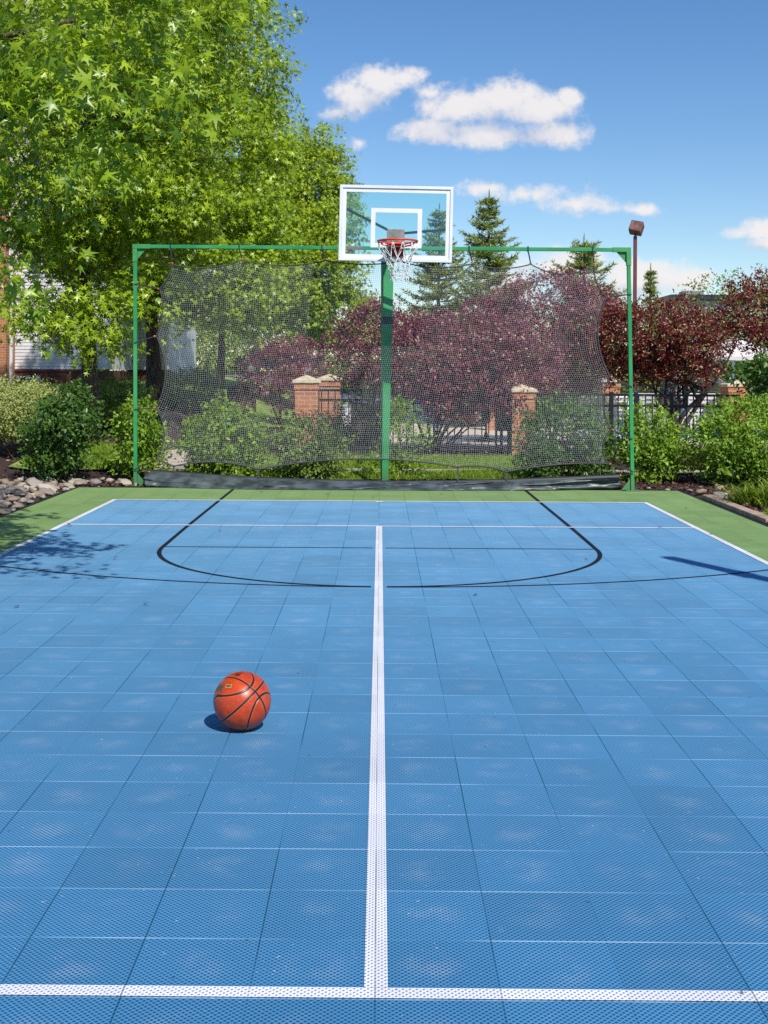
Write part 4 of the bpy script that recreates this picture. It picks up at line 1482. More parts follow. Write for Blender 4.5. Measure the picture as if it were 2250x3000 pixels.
# ------------------------------------------------------------------ spruces
def spruce(label, px, pytop, d, base_r, seed, zlow=.6):
    t = U(px, pytop, d)
    e = empty('spruce_tree', label, 'tree', 'spruces behind the plum trees', loc=(t.x, t.y, 0))
    H = t.z
    r_ = np.random.default_rng(seed)
    P, T, S = [], [], []
    mb = MB().tube(wob((0, 0, -.05), (0, 0, H), 12, .004, seed), [.1 * (1 - i / 11.4) + .006 for i in range(12)], 8)
    z = zlow
    while z < H - .35:
        f = (H - z) / (H - zlow)
        Lb = base_r * (f ** .85) * r_.uniform(.85, 1.15) + .06
        nb = int(r_.integers(6, 9))
        a0 = r_.uniform(0, 6.28)
        for k in range(nb):
            a = a0 + 2 * math.pi * k / nb + r_.normal() * .15
            lb_ = Lb * r_.uniform(.5, 1.2)
            dirh = np.array([math.cos(a), math.sin(a), 0])
            zz = min(z + r_.normal() * .2, H - .3)
            m_ = max(4, int(lb_ / .08))
            prev = None
            rise = r_.uniform(.2, .6)
            for j in range(m_ + 1):
                q = j / m_
                p = dirh * lb_ * q + np.array([0, 0, zz + lb_ * (rise * q * q - .12 * q)])
                if q > .12:
                    w_ = (1 - q) * .32 * lb_ + .05
                    side = np.array([-dirh[1], dirh[0], 0])
                    for s in (-1, 1):
                        ns = int(4 + w_ * 26)
                        tdir = nrm(side * s * .8 + dirh * .55 + np.array([0, 0, r_.uniform(-.1, .35)]))
                        for u_ in range(ns):
                            b_ = p + tdir * w_ * (u_ / ns)
                            P.append(b_)
                            T.append(tdir * .6 + dirh * .2 + r_.normal(size=3) * .55 + np.array([0, 0, .25]))
                            S.append(r_.uniform(.08, .14))
                P.append(p)
                T.append(dirh * .9 + r_.normal(size=3) * .5 + np.array([0, 0, .3]))
                S.append(.11)
            mb.tube([(0, 0, zz), tuple(dirh * lb_ * .5 + np.array([0, 0, zz + lb_ * (rise * .25 - .06)])), tuple(dirh * lb_ + np.array([0, 0, zz + lb_ * (rise - .12)]))], [.016, .011, .004], 4)
        z += (.13 + .13 * f) * r_.uniform(.8, 1.2)
    for k in range(90):      # leader
        zz = H - .55 + .6 * k / 90
        a = r_.uniform(0, 6.28)
        P.append(np.array([0, 0, zz]))
        T.append(np.array([math.cos(a), math.sin(a), .9]))
        S.append(.08 * (1 - .5 * k / 90))
    mb.build('trunk', M['bark'], e, smooth=True)
    P, T, S = np.array(P), np.array(T), np.array(S)
    leaves('crown', needle_leaf(.11), P, T, r_.normal(size=(len(P), 3)) * .7 + np.array(sdir), S, np.clip(r_.random(len(P)) * .95, 0, 1), L_SPRUCE, e)


spruce('tallest spruce with a bare leader right of the backboard', 1433, 560, 33, 1.75, 31)
spruce('spruce seen through the right half of the backboard glass', 1287, 598, 36, 1.85, 32)
spruce('spruce by the right end of the crossbar with spreading pale tips', 1711, 690, 33, 2.1, 33)
spruce('small far spruce whose thin leader pokes above the red plum', 1906, 775, 38, .34, 34)

# ------------------------------------------------------------------ shrubs
def shrub(name, label, base, ells, ntw, per, size, mat, seed, group=None, stems=8, L=.14, shoots=0, amp=.28, tmpl=OVAL, shoot_len=.3, stemc=None, cat='shrub', **kw):
    e = empty(name, label, cat, group)
    bz = float(hgt(base[0], base[1]))
    b = Vector((base[0], base[1], bz - .02))
    r_ = np.random.default_rng(seed)
    mb = MB()

    def grow_shoots(P):
        sp, st_, sn_, ss = [], [], [], []
        top = P[P[:, 2] > np.percentile(P[:, 2], 70)]
        for k in range(shoots):
            q = top[r_.integers(len(top))]
            dv = nrm(np.array([r_.normal() * .35, r_.normal() * .3, 1.0]))
            l_ = shoot_len * r_.uniform(.5, 1.3)
            mb.tube([tuple(q - dv * .15), tuple(q + dv * l_)], [.004, .0015], 4)
            for j in range(int(l_ / .024)):
                a = j * 2.4
                sp.append(q + dv * j * .024)
                st_.append(np.array([math.cos(a), math.sin(a), .55]))
                sn_.append(np.array([-math.cos(a) * .4, -math.sin(a) * .4, 1.0]))
                ss.append(size * r_.uniform(.8, 1.25) * (1 - .3 * j * .024 / l_))
        return np.array(sp), np.array(st_), np.array(sn_), np.array(ss), r_.uniform(.6, 1, len(sp))

    P, D = foliage('foliage', tmpl, ells, ntw, per, size, mat, e, seed, L=L, amp=amp, inner=.3, droop=.1, rnd=.85, spread=.4, back=.5, minz=bz + .03, clump=None if amp < .1 else (6, .085), extra=grow_shoots if shoots else None, **kw)
    for k in range(stems):
        q = Vector(P[r_.integers(len(P))])
        p = b + Vector((r_.normal() * .07, r_.normal() * .07, 0))
        mb.tube(wob(p, q, 6, .07, seed + k), [.011 * (1 - .7 * j / 5) for j in range(6)], 5)
    mb.build('stems', M['bark'] if stemc is None else stemc, e, smooth=True)
    return e


def ell(px, py, d, rx, ry, rz):
    """ellipsoid given by the photo position of its centre (px) and its radii in photo pixels"""
    c = U(px, py, d)
    k = d / F
    return ((c.x, c.y, c.z), (rx * k, ry, rz * k))


HG = 'loose green shrubs behind the back of the court'
d = 16.9
b = U(665, 1395, d)
shrub('privet_shrub', 'wide leafy green shrub behind the net, first to the right of the left post shrub', (b.x, b.y),
      [ell(635, 1275, d, 68, .4, 80), ell(698, 1270, d, 48, .35, 68), ell(595, 1310, d, 40, .3, 60), ell(660, 1365, d, 80, .35, 34)], 950, 8, .062, L_PRIVET, 41, HG, 14, shoots=26, amp=.17)
b = U(905, 1400, d)
shrub('privet_shrub', 'rounded green shrub in front of the double brick pillars', (b.x, b.y),
      [ell(900, 1285, d, 72, .4, 66), ell(955, 1305, d, 45, .35, 60), ell(855, 1315, d, 42, .35, 60), ell(925, 1372, d, 70, .35, 30)], 950, 8, .052, L_HEDGE, 42, HG, 14, shoots=14, amp=.17)
b = U(1180, 1400, 17.2)
shrub('privet_shrub', 'thin yellow-green shrub growing around the foot of the green pole', (b.x, b.y),
      [ell(1185, 1270, 17.2, 48, .3, 75), ell(1195, 1350, 17.2, 52, .3, 55), ell(1110, 1370, 17.2, 38, .3, 36), ell(1165, 1220, 17.2, 30, .25, 35)], 420, 7, .055, L_PRIVET, 43, HG, 12, shoots=14)
b = U(1650, 1400, d)
shrub('privet_shrub', 'dense dark green shrub behind the right end of the net', (b.x, b.y),
      [ell(1655, 1270, d, 120, .5, 95), ell(1590, 1300, d, 60, .4, 90), ell(1720, 1300, d, 65, .4, 85), ell(1640, 1370, d, 110, .4, 40)], 1250, 8, .058, L_DARK, 44, HG, 14, shoots=12, amp=.17, tintc=.05)
b = U(1905, 1405, d)
shrub('privet_shrub', 'bright green shrub just outside the right green post', (b.x, b.y),
      [ell(1905, 1270, d, 68, .45, 75), ell(1935, 1300, d, 55, .4, 65), ell(1890, 1350, d, 55, .4, 55)], 800, 8, .062, L_PRIVET, 45, HG, 16, shoots=12)
sd = U(1895, 1190, d)
b = U(2190, 1400, 16.4)
shrub('privet_shrub', 'big sunny yellow-green shrub at the right edge above the daylily', (b.x, b.y),
      [ell(2170, 1270, 16.4, 105, .55, 95), ell(2120, 1300, 16.4, 70, .5, 85), ell(2250, 1290, 16.4, 110, .6, 110), ell(2180, 1360, 16.4, 100, .5, 50)], 1700, 8, .06, L_PRIVET, 46, HG, 16, shoots=40, shoot_len=.2)
b = U(2260, 1240, 18.5)
shrub('viburnum_shrub', 'dark broad-leaved bush standing behind the sunny shrub at the right edge', (b.x, b.y),
      [ell(2262, 1105, 18.5, 58, .5, 55), ell(2310, 1180, 18.5, 80, .6, 90)], 520, 7, .11, L_DARK, 47, None, 10)
b = U(1040, 1330, 24.5)
shrub('privet_shrub', 'deep green shrub behind the iron bars between the double pillars and the green pole', (b.x, b.y),
      [ell(1045, 1235, 24.5, 85, .6, 75), ell(1000, 1270, 24.5, 60, .5, 60), ell(1090, 1260, 24.5, 55, .5, 70)], 600, 8, .06, L_DARK, 53, None, 8)
# left side
b = G(175, 1408)
d = b.y - .1
shrub('privet_shrub', 'dark glossy shrub with bare stems at the edge of the river stones', (b.x, b.y),
      [ell(182, 1240, d, 60, .4, 66), ell(135, 1275, d, 34, .3, 60), ell(222, 1240, d, 42, .35, 62), ell(175, 1325, d, 42, .3, 48), ell(208, 1172, d, 30, .3, 28)], 1150, 8, .066, L_DARK, 48, None, 22, shoots=34, amp=.34)
b = G(410, 1400)
d = b.y
shrub('privet_shrub', 'upright green shrub half hidden by the left green post', (b.x, b.y),
      [ell(415, 1235, d, 40, .3, 52), ell(398, 1295, d, 34, .3, 60), ell(432, 1295, d, 28, .3, 62), ell(412, 1355, d, 30, .25, 28)], 600, 8, .064, L_PRIVET, 49, None, 16, shoots=14)
b = U(60, 1310, 18.3)
shrub('sheared_shrub', 'pale variegated rounded shrub with bare legs at the left edge', (b.x, b.y),
      [ell(30, 1195, 18.3, 120, .6, 68), ell(105, 1195, 18.3, 70, .55, 62), ell(-60, 1205, 18.3, 120, .6, 75), ell(60, 1235, 18.3, 110, .5, 40)], 2300, 8, .042, L_PALE, 50, None, 18, amp=.06)
b = U(330, 1215, 22.5)
shrub('clipped_hedge', 'dark clipped hedge in tree shade between the two sweetgum trunks', (b.x, b.y),
      [ell(330, 1165, 22.5, 85, .6, 45), ell(280, 1180, 22.5, 60, .6, 45), ell(380, 1170, 22.5, 60, .6, 48), ell(330, 1205, 22.5, 90, .5, 30)], 1300, 8, .045, L_HEDGE, 51, None, 6, amp=.05, cat='hedge')
b = U(560, 1170, 29)
shrub('clipped_hedge', 'large rounded clipped hedge seen through the left part of the net', (b.x, b.y),
      [ell(555, 1140, 29, 85, .9, 52), ell(500, 1150, 29, 60, .8, 48), ell(605, 1150, 29, 45, .7, 42)], 1500, 8, .055, L_HEDGE, 52, None, 6, amp=.05, cat='hedge')

# background trees
BG = 'green trees far behind the pool and road'
for (px, py, d_, rx, rz, n, lab, sd_) in (
        (560, 1000, 58, 2.6, 1.7, 1000, 'light green tree beyond the road left of the thin trunk', 61), (690, 990, 62, 2.6, 2.0, 1000, 'light green tree beyond the road right of the thin trunk', 62),
        (420, 960, 56, 3.0, 2.6, 900, 'tree beyond the road behind the left green post', 63), (840, 1000, 66, 2.6, 1.9, 900, 'green tree far behind the small dusky plum', 64),
        (2130, 950, 52, 2.3, 1.8, 900, 'olive green tree behind the white umbrella', 65), (2010, 1000, 54, 2.2, 1.4, 800, 'green tree between the leaning plum and the far roof', 66),
        (2240, 1000, 50, 2.2, 2.2, 900, 'green tree at the right edge behind the deep red plum', 67), (1850, 1010, 56, 2.4, 1.5, 700, 'green tree behind the dark red plum', 68),
        (1560, 1010, 58, 2.6, 1.6, 800, 'green tree low between the spruces', 69), (1200, 1010, 60, 3, 1.6, 800, 'green tree low behind the green pole', 70), (1010, 1020, 64, 2.6, 1.4, 700, 'low green tree far behind the brick pillars', 71)):
    c = U(px, py, d_)
    gz = float(hgt(c.x, c.y))
    tree('background_tree', lab, (c.x, c.y, 0), [((c.x, c.y, c.z), (rx, 2, rz)), ((c.x - rx * .5, c.y, c.z - rz * .35), (rx * .7, 1.6, rz * .75)), ((c.x + rx * .55, c.y, c.z - rz * .3), (rx * .7, 1.6, rz * .7)), ((c.x, c.y, max(gz + .6, c.z - rz)), (rx * 1.2, 1.6, .8))],
         .12, max(1.5, c.z - gz), n, 8, .16, L_BACK, sd_, nlimb=8, tmpl=OVAL, group=BG, L=.4, amp=.2)

# ------------------------------------------------------------------ daylily, grass tuft
def tuft(name, label, cat, base, n, ln, wd, mat, seed, spread=.25, bend=.5, n_base=.12):
    r_ = np.random.default_rng(seed)
    e = empty(name, label, cat)
    P = np.array(base)[None] + r_.normal(size=(n, 3)) * np.array([n_base, n_base, .0])
    out_ = r_.normal(size=(n, 3)) * np.array([1, 1, 0])
    T = nrm(out_) * r_.uniform(.1, spread * 2, (n, 1)) + np.array([0, 0, 1])
    N = -nrm(out_) + np.array([0, 0, .05])
    tv, tf = blade_leaf(wd, 0)
    tv = []
    for k in range(6):
        q = k / 5
        w_ = wd * (1 - q ** 2.2) + .002
        tv += [(-w_, q * (1 - .18 * q), -bend * q * q), (w_, q * (1 - .18 * q), -bend * q * q)]
    tf = np.array([(2 * k, 2 * k + 1, 2 * k + 3, 2 * k + 2) for k in range(5)])
    leaves('blades', (np.array(tv), tf), P, T, N, ln * r_.uniform(.6, 1.15, n), r_.random(n), mat, e)
    return e


b = U(2222, 1462, 13.9)
b.z = 0
tuft('daylily', 'clump of arching strap leaves at the right edge of the mulch', 'plant', b, 300, .4, .026, L_LILY, 81, .4, .6, .15)
b = U(2045, 1352, 19.4)
b.z = 0
tuft('ornamental_grass', 'fine pale ornamental grass tuft left of the sunny right shrub', 'plant', b, 420, .62, .008, L_TUFT, 82, .38, .55, .1)

# ------------------------------------------------------------------ grass
def grass(name, regions, mat, per, ln=.06):
    Ps = []
    for (x0, x1, y0, y1) in regions:
        n = int((x1 - x0) * (y1 - y0) * per)
        Ps.append(np.stack([rng.uniform(x0, x1, n), rng.uniform(y0, y1, n), np.zeros(n)], -1))
    P = np.concatenate(Ps)
    P[:, 2] = hgt(P[:, 0], P[:, 1]) + .015
    n = len(P)
    T = rng.normal(size=(n, 3)) * np.array([.45, .45, 0]) + np.array([0, 0, 1])
    N = rng.normal(size=(n, 3)) * np.array([1, 1, .1])
    cl = .5 + .5 * np.sin(P[:, 0] * 3.1 + np.sin(P[:, 1] * 2.3) * 2)
    o = leaves(name, blade_leaf(.07, .3), P, T, N, ln * rng.uniform(.5, 1.3, n), np.clip(rng.random(n) * .75 + cl * .22, 0, 1), mat)
    return tag(o, kind='stuff')


tag(grass('grass', [(-3.4, 3.9, 16.8, 17.72), (-2.2, 3.2, 18.42, 20.9), (4.08, 5.3, 10.5, 12.95)], L_GRASS, 2600, .075), 'short mown grass in strips behind the court and beside the kerb', 'grass')
tag(grass('tall_grass', [(-5.1, -3.45, 17.4, 19.7)], L_GRASS, 2600, .13), 'longer shaggy grass on the slope left of the left post', 'grass')

# bark chips scattered over the beds
n = 16000
P = np.concatenate([np.stack([rng.uniform(3.98, 7, n // 2), rng.uniform(13.2, 17.6, n // 2)], -1), np.stack([rng.uniform(-8, -3.9, n // 4), rng.uniform(14.5, 23, n // 4)], -1), np.stack([rng.uniform(-3.9, 4.2, n // 4), rng.uniform(15.62, 16.75, n // 4)], -1)])
P = np.concatenate([P, np.stack([rng.uniform(-2.2, 5.5, 3500), rng.uniform(20.9, 22.6, 3500)], -1)])
P3 = np.concatenate([P, (hgt(P[:, 0], P[:, 1]) + .006)[:, None]], 1)
n = len(P3)
M['chip'] = leaf_mat('bark_chip', (.03, .016, .015, 1), (.19, .1, .08, 1), (.45, .33, .24, 1), .0, .9, .2)
tag(leaves('bark_mulch', (np.array([(-.22, 0, 0), (.22, .05, 0), (.16, 1, .05), (-.2, .9, 0)]), np.array([(0, 1, 2, 3)])), P3, rng.normal(size=(n, 3)) * np.array([1, 1, .25]), rng.normal(size=(n, 3)) * .45 + np.array([0, 0, 1]), rng.uniform(.025, .07, n), rng.random(n), M['chip']),
    'dark brown bark chips covering the planting beds', 'mulch', kind='stuff')

# ------------------------------------------------------------------ stones
stone_me = []
for k in range(7):
    bm = bmesh.new()
    bmesh.ops.create_icosphere(bm, subdivisions=3, radius=1)
    for v in bm.verts:
        q = v.co.normalized()
        s_ = 1 + .22 * mnoise.noise(q * 1.3 + Vector((k * 5, 0, 0))) + .07 * mnoise.noise(q * 3.1 + Vector((0, k * 5, 0)))
        v.co = Vector((q.x * s_, q.y * s_ * (.62 + .05 * k), q.z * s_ * (.42 + .04 * (k % 3))))
    for f_ in bm.faces:
        f_.smooth = True
    me = bpy.data.meshes.new('river_stone')
    bm.to_mesh(me)
    bm.free()
    me.materials.append(M['stone_river'])
    stone_me.append(me)
placed = []
rs = np.random.default_rng(99)


def put_stone(x, y, s, label, group, name='river_stone', zoff=0.0):
    o = bpy.data.objects.new(name, stone_me[int(rs.integers(7))])
    COL.objects.link(o)
    o.scale = (s, s * rs.uniform(.85, 1.15), s * rs.uniform(.8, 1.2))
    o.location = (x, y, float(hgt(x, y)) + s * .24 + zoff)
    o.rotation_euler = (rs.normal() * .25, rs.normal() * .25, rs.uniform(0, 6.28))
    return tag(o, label, 'stone', group)


tries = 0
while len(placed) < 210 and tries < 9000:
    tries += 1
    y = rs.uniform(12.0, 16.35)
    x = rs.uniform(-5.5, XL - .06)
    if x < -.312 * y - .25 - .6:
        continue
    if y > 15.4 and rs.random() < .45:
        continue
    s = float(np.clip(rs.lognormal(-2.75, .38), .03, .13))
    if all((x - a) ** 2 + (y - b_) ** 2 > (.8 * (s + c_)) ** 2 for a, b_, c_ in placed):
        placed.append((x, y, s))
        put_stone(x, y, s, 'smooth river stone in the stony drainage strip left of the court', 'river stones left of the court')
for (px, py, s) in ((250, 1417, .07), (280, 1418, .075), (322, 1413, .06), (345, 1420, .05), (368, 1421, .085), (300, 1409, .05), (232, 1422, .05), (200, 1403, .06), (452, 1426, .05), (352, 1412, .05)):
    g = G(px, py)
    put_stone(g.x, max(g.y, YB + .1), s, 'river stone in the line along the back left edge of the court', 'river stones along the back edge', zoff=.01)
rl = ['round cream stone alone in the right mulch bed', 'larger pale stone of the pair beside the kerb', 'smaller pale stone leaning on the pair beside the kerb']
for (px, py, s), lb_ in zip(((2052, 1447, .075), (2110, 1461, .085), (2120, 1456, .055)), rl):
    g = G(px, py)
    put_stone(g.x, g.y, s, lb_, 'pale stones in the right bed', zoff=.01)
for (px, py, s) in ((1955, 1438, .04), (2065, 1415, .04), (2105, 1434, .045), (2120, 1475, .05), (2150, 1468, .06), (2165, 1465, .05), (2185, 1482, .05), (2136, 1472, .03), (2122, 1482, .03), (2245, 1480, .07), (2066, 1456, .04), (2190, 1475, .05), (1900, 1432, .03), (2020, 1440, .05)):
    g = G(px, py)
    put_stone(g.x, g.y, s, 'small pale stone scattered in the mulch at the right of the court', 'small pale stones in the right bed')

# a few dead leaves blown onto the court
M['dead_leaf'] = simple('dead_leaf', (.13, .06, .03, 1), .8, .3, 30.0)
V_, F_ = STAR
V_ = V_ * np.array([1, 1, 1.6])
dead = None
for (px, py, s_) in ((205, 1543, .07), (183, 1567, .05), (520, 1470, .05), (770, 1442, .05), (1090, 1460, .045), (1290, 1448, .05), (1712, 1640, .04), (330, 1640, .05), (430, 1772, .05), (1400, 1745, .045), (640, 1560, .04), (60, 1780, .05), (1940, 1548, .05), (2080, 1566, .045), (960, 1452, .04), (2010, 1490, .05)):
    g = G(px, py)
    if dead is None:
        dead = mesh_np('fallen_leaf', V_, F_, M['dead_leaf'])
        o = dead
    else:
        o = dead.copy()
        COL.objects.link(o)
    o.location = (g.x, g.y, .012)
    o.scale = (s_, s_, s_)
    o.rotation_euler = (rs.normal() * .3, rs.normal() * .3, rs.uniform(0, 6.28))
    tag(o, 'small brown dead leaf blown onto the court tiles', 'leaf', 'dead leaves on the court')

# ------------------------------------------------------------------ brick pillars
def pillar(label, px, d, w, ztop, capw=None, cap_h=.1):
    c = U(px, 1150, d)
    gz = min(0, float(hgt(c.x, c.y))) - .05
    e = empty('brick_pillar', label, 'pillar', 'brick pillars of the pool fence', loc=(c.x, c.y, 0), rz=R(4))
    h = w / 2
    MB().bb(-h, h, -h, h, gz, ztop - .14).bb(-h - .018, h + .018, -h - .018, h + .018, ztop - .139, ztop - .02).build('shaft', M['brick'], e)
    k = h + .05
    t = ztop
    mb = MB()
    mb.bb(-k, k, -k, k, t - .019, t + .03)
    mb.add([(-k, -k, t + .03), (k, -k, t + .03), (k, k, t + .03), (-k, k, t + .03), (0, 0, t + .03 + cap_h)], [(0, 1, 4), (1, 2, 4), (2, 3, 4), (3, 0, 4)])
    mb.build('cap', M['stone'], e, bevel=.006)
    return e


FY = 22.3
pillar('nearer of the two brick pillars seen through the net left of the green pole', 898, FY, .42, 1.3)
pillar('farther brick pillar peeping out behind the right shoulder of the nearer one', 965, 26.5, .44, 1.31)
pillar('brick pillar at the end of the dark fence, half hidden by the dense dark shrub', 1528, FY, .42, 1.15)
pillar('sunlit brick pillar just left of the right green post', 1785, 30, .42, 1.28)
pillar('tall brick pillar behind the leaning plum trunk', 2083, 30, .44, 1.27)
pillar('shaded brick pillar nearest the right edge', 2155, 26, .46, 1.23)
pillar('orange brick pillar across the deck beside the white sign', 1442, 31, .3, .9)

# ------------------------------------------------------------------ iron fence
def fence(label, x0, x1, y, zt, z2, zb, pitch=.125, pw=.02, posts=()):
    e = empty('iron_fence', label, 'fence', 'dark iron pool fence')
    n = int((x1 - x0) / pitch)
    mb = MB()
    for k in range(n + 1):
        x = x0 + pitch * (k + .5)
        if x < x1:
            mb.bb(x - pw / 2, x + pw / 2, y - pw / 2, y + pw / 2, .05, zt - .02)
    mb.build('pickets', M['black_iron'], e)
    for z in (zt, z2, zb):
        MB().bb(x0, x1, y - .02, y + .02, z - .022, z + .022).build('rail', M['black_iron'], e)
    for x in posts:
        MB().bb(x - .035, x + .035, y - .035, y + .035, 0, zt + .06).build('post', M['black_iron'], e, bevel=.004)
    return e


xa = lambda px, d: U(px, 1150, d).x
fence('iron fence panel between the double brick pillars and the green pole', xa(932, FY), xa(1098, FY), FY, 1.15, .97, .1, posts=(xa(1095, FY),))
fence('iron fence panel with open bars under the spreading plum, ending at a brick pillar', xa(1102, FY), xa(1498, FY), FY, 1.12, .93, .12, posts=(xa(1492, FY),))
fence('iron fence panel behind the right green post and the leaning plum', xa(1560, FY), xa(2165, FY), FY, 1.09, .89, .08, posts=(xa(1790, FY), xa(1862, FY), xa(1965, FY)))
fence('far iron fence across the pool between the two right brick pillars', xa(1800, 31.5), xa(2060, 31.5), 31.5, 1.18, 1.0, .15)
fence('far iron fence right of the tall brick pillar', xa(2105, 31.5), xa(2320, 31.5), 31.5, 1.18, 1.0, .15)

# ------------------------------------------------------------------ pool furniture
def pool_chair(label, px, d, rz, group='white strap chairs by the pool', mat=None, sc_=1.0):
    c = U(px, 1200, d)
    e = empty('pool_chair', label, 'chair', group, loc=(c.x, c.y, .015), rz=rz)
    mt = mat or M['plastic_white']
    mb = MB()
    for s in (-.28, .28):
        mb.tube([(s, -.28, 0), (s, -.28, .6), (s, .2, .6), (s, .3, .62)], .016, 6)
        mb.tube([(s, .3, 0), (s, .26, .4), (s, .42, 1.02)], .016, 6)
        mb.tube([(s, -.28, .38), (s, .26, .38)], .016, 6)
    mb.tube([(-.28, .42, 1.02), (.28, .42, 1.02)], .016, 6)
    mb.tube([(-.28, -.28, .38), (.28, -.28, .38)], .016, 6)
    mb.build('chair_frame', mt, e)
    mb = MB()
    for k in range(6):
        t = (k + .5) / 6
        z, y = .44 + .54 * t, .275 + .135 * t
        mb.box((0, y, z), (.27, .006, .03))
    for k in range(4):
        x = -.2 + .133 * k
        mb.beam((x, .275, .42), (x, .415, 1.0), .03, .008, (0, 1, 0))
    mb.build('backrest', mt, e)
    mb = MB()
    for k in range(6):
        mb.box((0, -.24 + .095 * k, .395), (.27, .034, .006))
    mb.build('seat', mt, e)
    return e


pool_chair('white strap chair behind the dense dark shrub, leftmost of three', 1700, 25.5, R(200))
pool_chair('white strap chair in the middle of three behind the right end of the net', 1735, 26, R(205))
pool_chair('white strap chair just left of the right green post', 1778, 25.5, R(195))
pool_chair('white strap chair behind the leaning plum trunk right of the right post', 1900, 27, R(150))
pool_chair('white strap chair standing in front of the tall brick pillar', 2052, 27, R(170))
pool_chair('blue chair with white frame behind the fence right of the green pole', 1235, 27, R(180), None, M['bluecloth'])
c = U(1012, 1201, 26)
e = empty('waste_bin', 'small white bin behind the fence between the double pillars and the green pole', 'bin', loc=(c.x, c.y, 0))
MB().lathe([(.0, .02), (.1, .02), (.125, c.z + .04), (.125, c.z + .06)], n=20).build('bin_body', M['plastic_white'], e, smooth=False)
MB().lathe([(.135, c.z + .061), (.135, c.z + .085), (.08, c.z + .12), (0, c.z + .13)], n=20).build('lid', M['greybox'], e)
# low white table
c = U(2000, 1215, 26)
e = empty('pool_table', 'low white table behind the fence beside the leaning plum', 'table', loc=(c.x, c.y, .015))
MB().bb(-.24, .24, -.2, .2, .52, .55).build('table_top', M['plastic_white'], e, bevel=.008)
for sx_ in (-.22, .22):
    for sy_ in (-.18, .18):
        MB().tube([(sx_, sy_, 0), (sx_, sy_, .52)], .016, 6).build('leg', M['plastic_white'], e)
# pale bin
c = U(1842, 1170, 27.5)
e = empty('towel_bin', 'pale lavender storage box behind the fence at the right green post', 'storage box', loc=(c.x, c.y, .015))
MB().bb(-.33, .33, -.25, .25, 0, .86).build('box_body', M['plastic_white'], e, bevel=.02)
MB().bb(-.35, .35, -.27, .27, .865, .95).build('lid', M['plastic_white'], e, bevel=.02)
# blue rail of the pool
c = U(2012, 1280, 26.2)
e = empty('pool_rail', 'pale blue ladder rail at the pool edge', 'pool rail', loc=(c.x, c.y, .05))
MB().tube([(0, 0, 0), (0, -.0, .5), (-.02, .05, .62), (-.04, .2, .65), (-.05, .35, .5), (-.05, .35, .0)], .03, 8).build('handrail', M['teal_metal'], e, smooth=True)
MB().lathe([(.0, .0), (.06, .0), (.06, .02), (.03, .03)], (0, 0, .0), 12).build('foot', M['grey_metal'], e)
# sign on the fence
c = U(1469, 1209, FY + .5)
e = empty('notice_sign', 'white notice board with a faint pink mark behind the fence bars', 'sign', loc=(c.x, c.y, c.z))
MB().bb(-.11, .11, -.008, .008, -.15, .15).build('board', M['plastic_white'], e, bevel=.004)
rg = MB().tube([(.045 + .03 * math.cos(a), -.012, -.06 + .035 * math.sin(a)) for a in np.linspace(0, 6.1, 18)], .004, 5).build('printed_mark', M['pink'], e)
MB().bb(-.02, .02, .012, .05, -c.z, .12).build('sign_post', M['dark_metal'], e)
c = U(1472, 1247, FY + .62)
e = empty('planter_box', 'dark box under the white notice board', 'box', loc=(c.x, c.y, 0))
MB().bb(-.14, .14, -.1, .1, c.z - .1, c.z + .08).build('box_body', M['darkplastic'], e, bevel=.01)
MB().bb(-.15, .15, -.11, .11, c.z + .081, c.z + .1).build('lid', M['darkplastic'], e, bevel=.006)
for sx_ in (-.11, .11):
    MB().bb(sx_ - .012, sx_ + .012, -.02, .02, .01, c.z - .1).build('leg', M['black_iron'], e)
# furled dark umbrella
c = U(1424, 1200, 26)
e = empty('closed_umbrella', 'dark furled patio umbrella standing behind the fence left of the sign', 'umbrella', loc=(c.x, c.y, .015))
MB().tube([(0, 0, 0), (0, 0, 1.75)], .02, 8).build('pole', M['dark_metal'], e)
mb = MB()
prof = [(.03, 1.72), (.06, 1.6), (.075, 1.3), (.085, .8), (.08, .42), (.04, .38)]
V, Fs = [], []
for (r_, z_) in prof:
    for k in range(16):
        a = 2 * math.pi * k / 16
        V.append((r_ * (1 + .22 * (k % 2)) * math.cos(a), r_ * (1 + .22 * (k % 2)) * math.sin(a), z_))
Fs = [(i * 16 + k, i * 16 + (k + 1) % 16, (i + 1) * 16 + (k + 1) % 16, (i + 1) * 16 + k) for i in range(5) for k in range(16)]
mb.add(V, Fs).build('canopy', M['darkplastic'], e)
MB().lathe([(0, 0), (.24, 0), (.24, .05), (.05, .09), (.03, .2)], n=16).build('base', M['darkplastic'], e)
# white open umbrella
c = U(2148, 1045, 29)
e = empty('patio_umbrella', 'large open off-white umbrella behind the plum trees on the right', 'umbrella', loc=(c.x, c.y, .015))
zr = c.z
mb = MB()
nseg = 8
V, Fs = [], []
ringp = [(0.04, .46), (.22, .37), (.26, .32), (.75, .2), (1.4, 0), (1.4, -.09)]
for (r_, z_) in ringp:
    for k in range(nseg * 4):
        a = 2 * math.pi * k / (nseg * 4) + .2
        q = abs((k % 4) - 2) / 2
        rr2 = r_ * (1 - .06 * (1 - q))
        V.append((rr2 * math.cos(a), rr2 * math.sin(a), zr + z_ - (.02 * (1 - q) * r_)))
m4 = nseg * 4
Fs = [(i * m4 + k, i * m4 + (k + 1) % m4, (i + 1) * m4 + (k + 1) % m4, (i + 1) * m4 + k) for i in range(len(ringp) - 1) for k in range(m4)]
mb.add(V, Fs).build('canopy', M['canvas'], e)
MB().tube([(0, 0, 0), (0, 0, zr + .44)], .025, 8).build('pole', M['plastic_white'], e)
mb = MB()
for k in range(nseg):
    a = 2 * math.pi * k / nseg + .2
    mb.tube([(0.03 * math.cos(a), .03 * math.sin(a), zr + .42), (1.36 * math.cos(a), 1.36 * math.sin(a), zr - .02)], .008, 4)
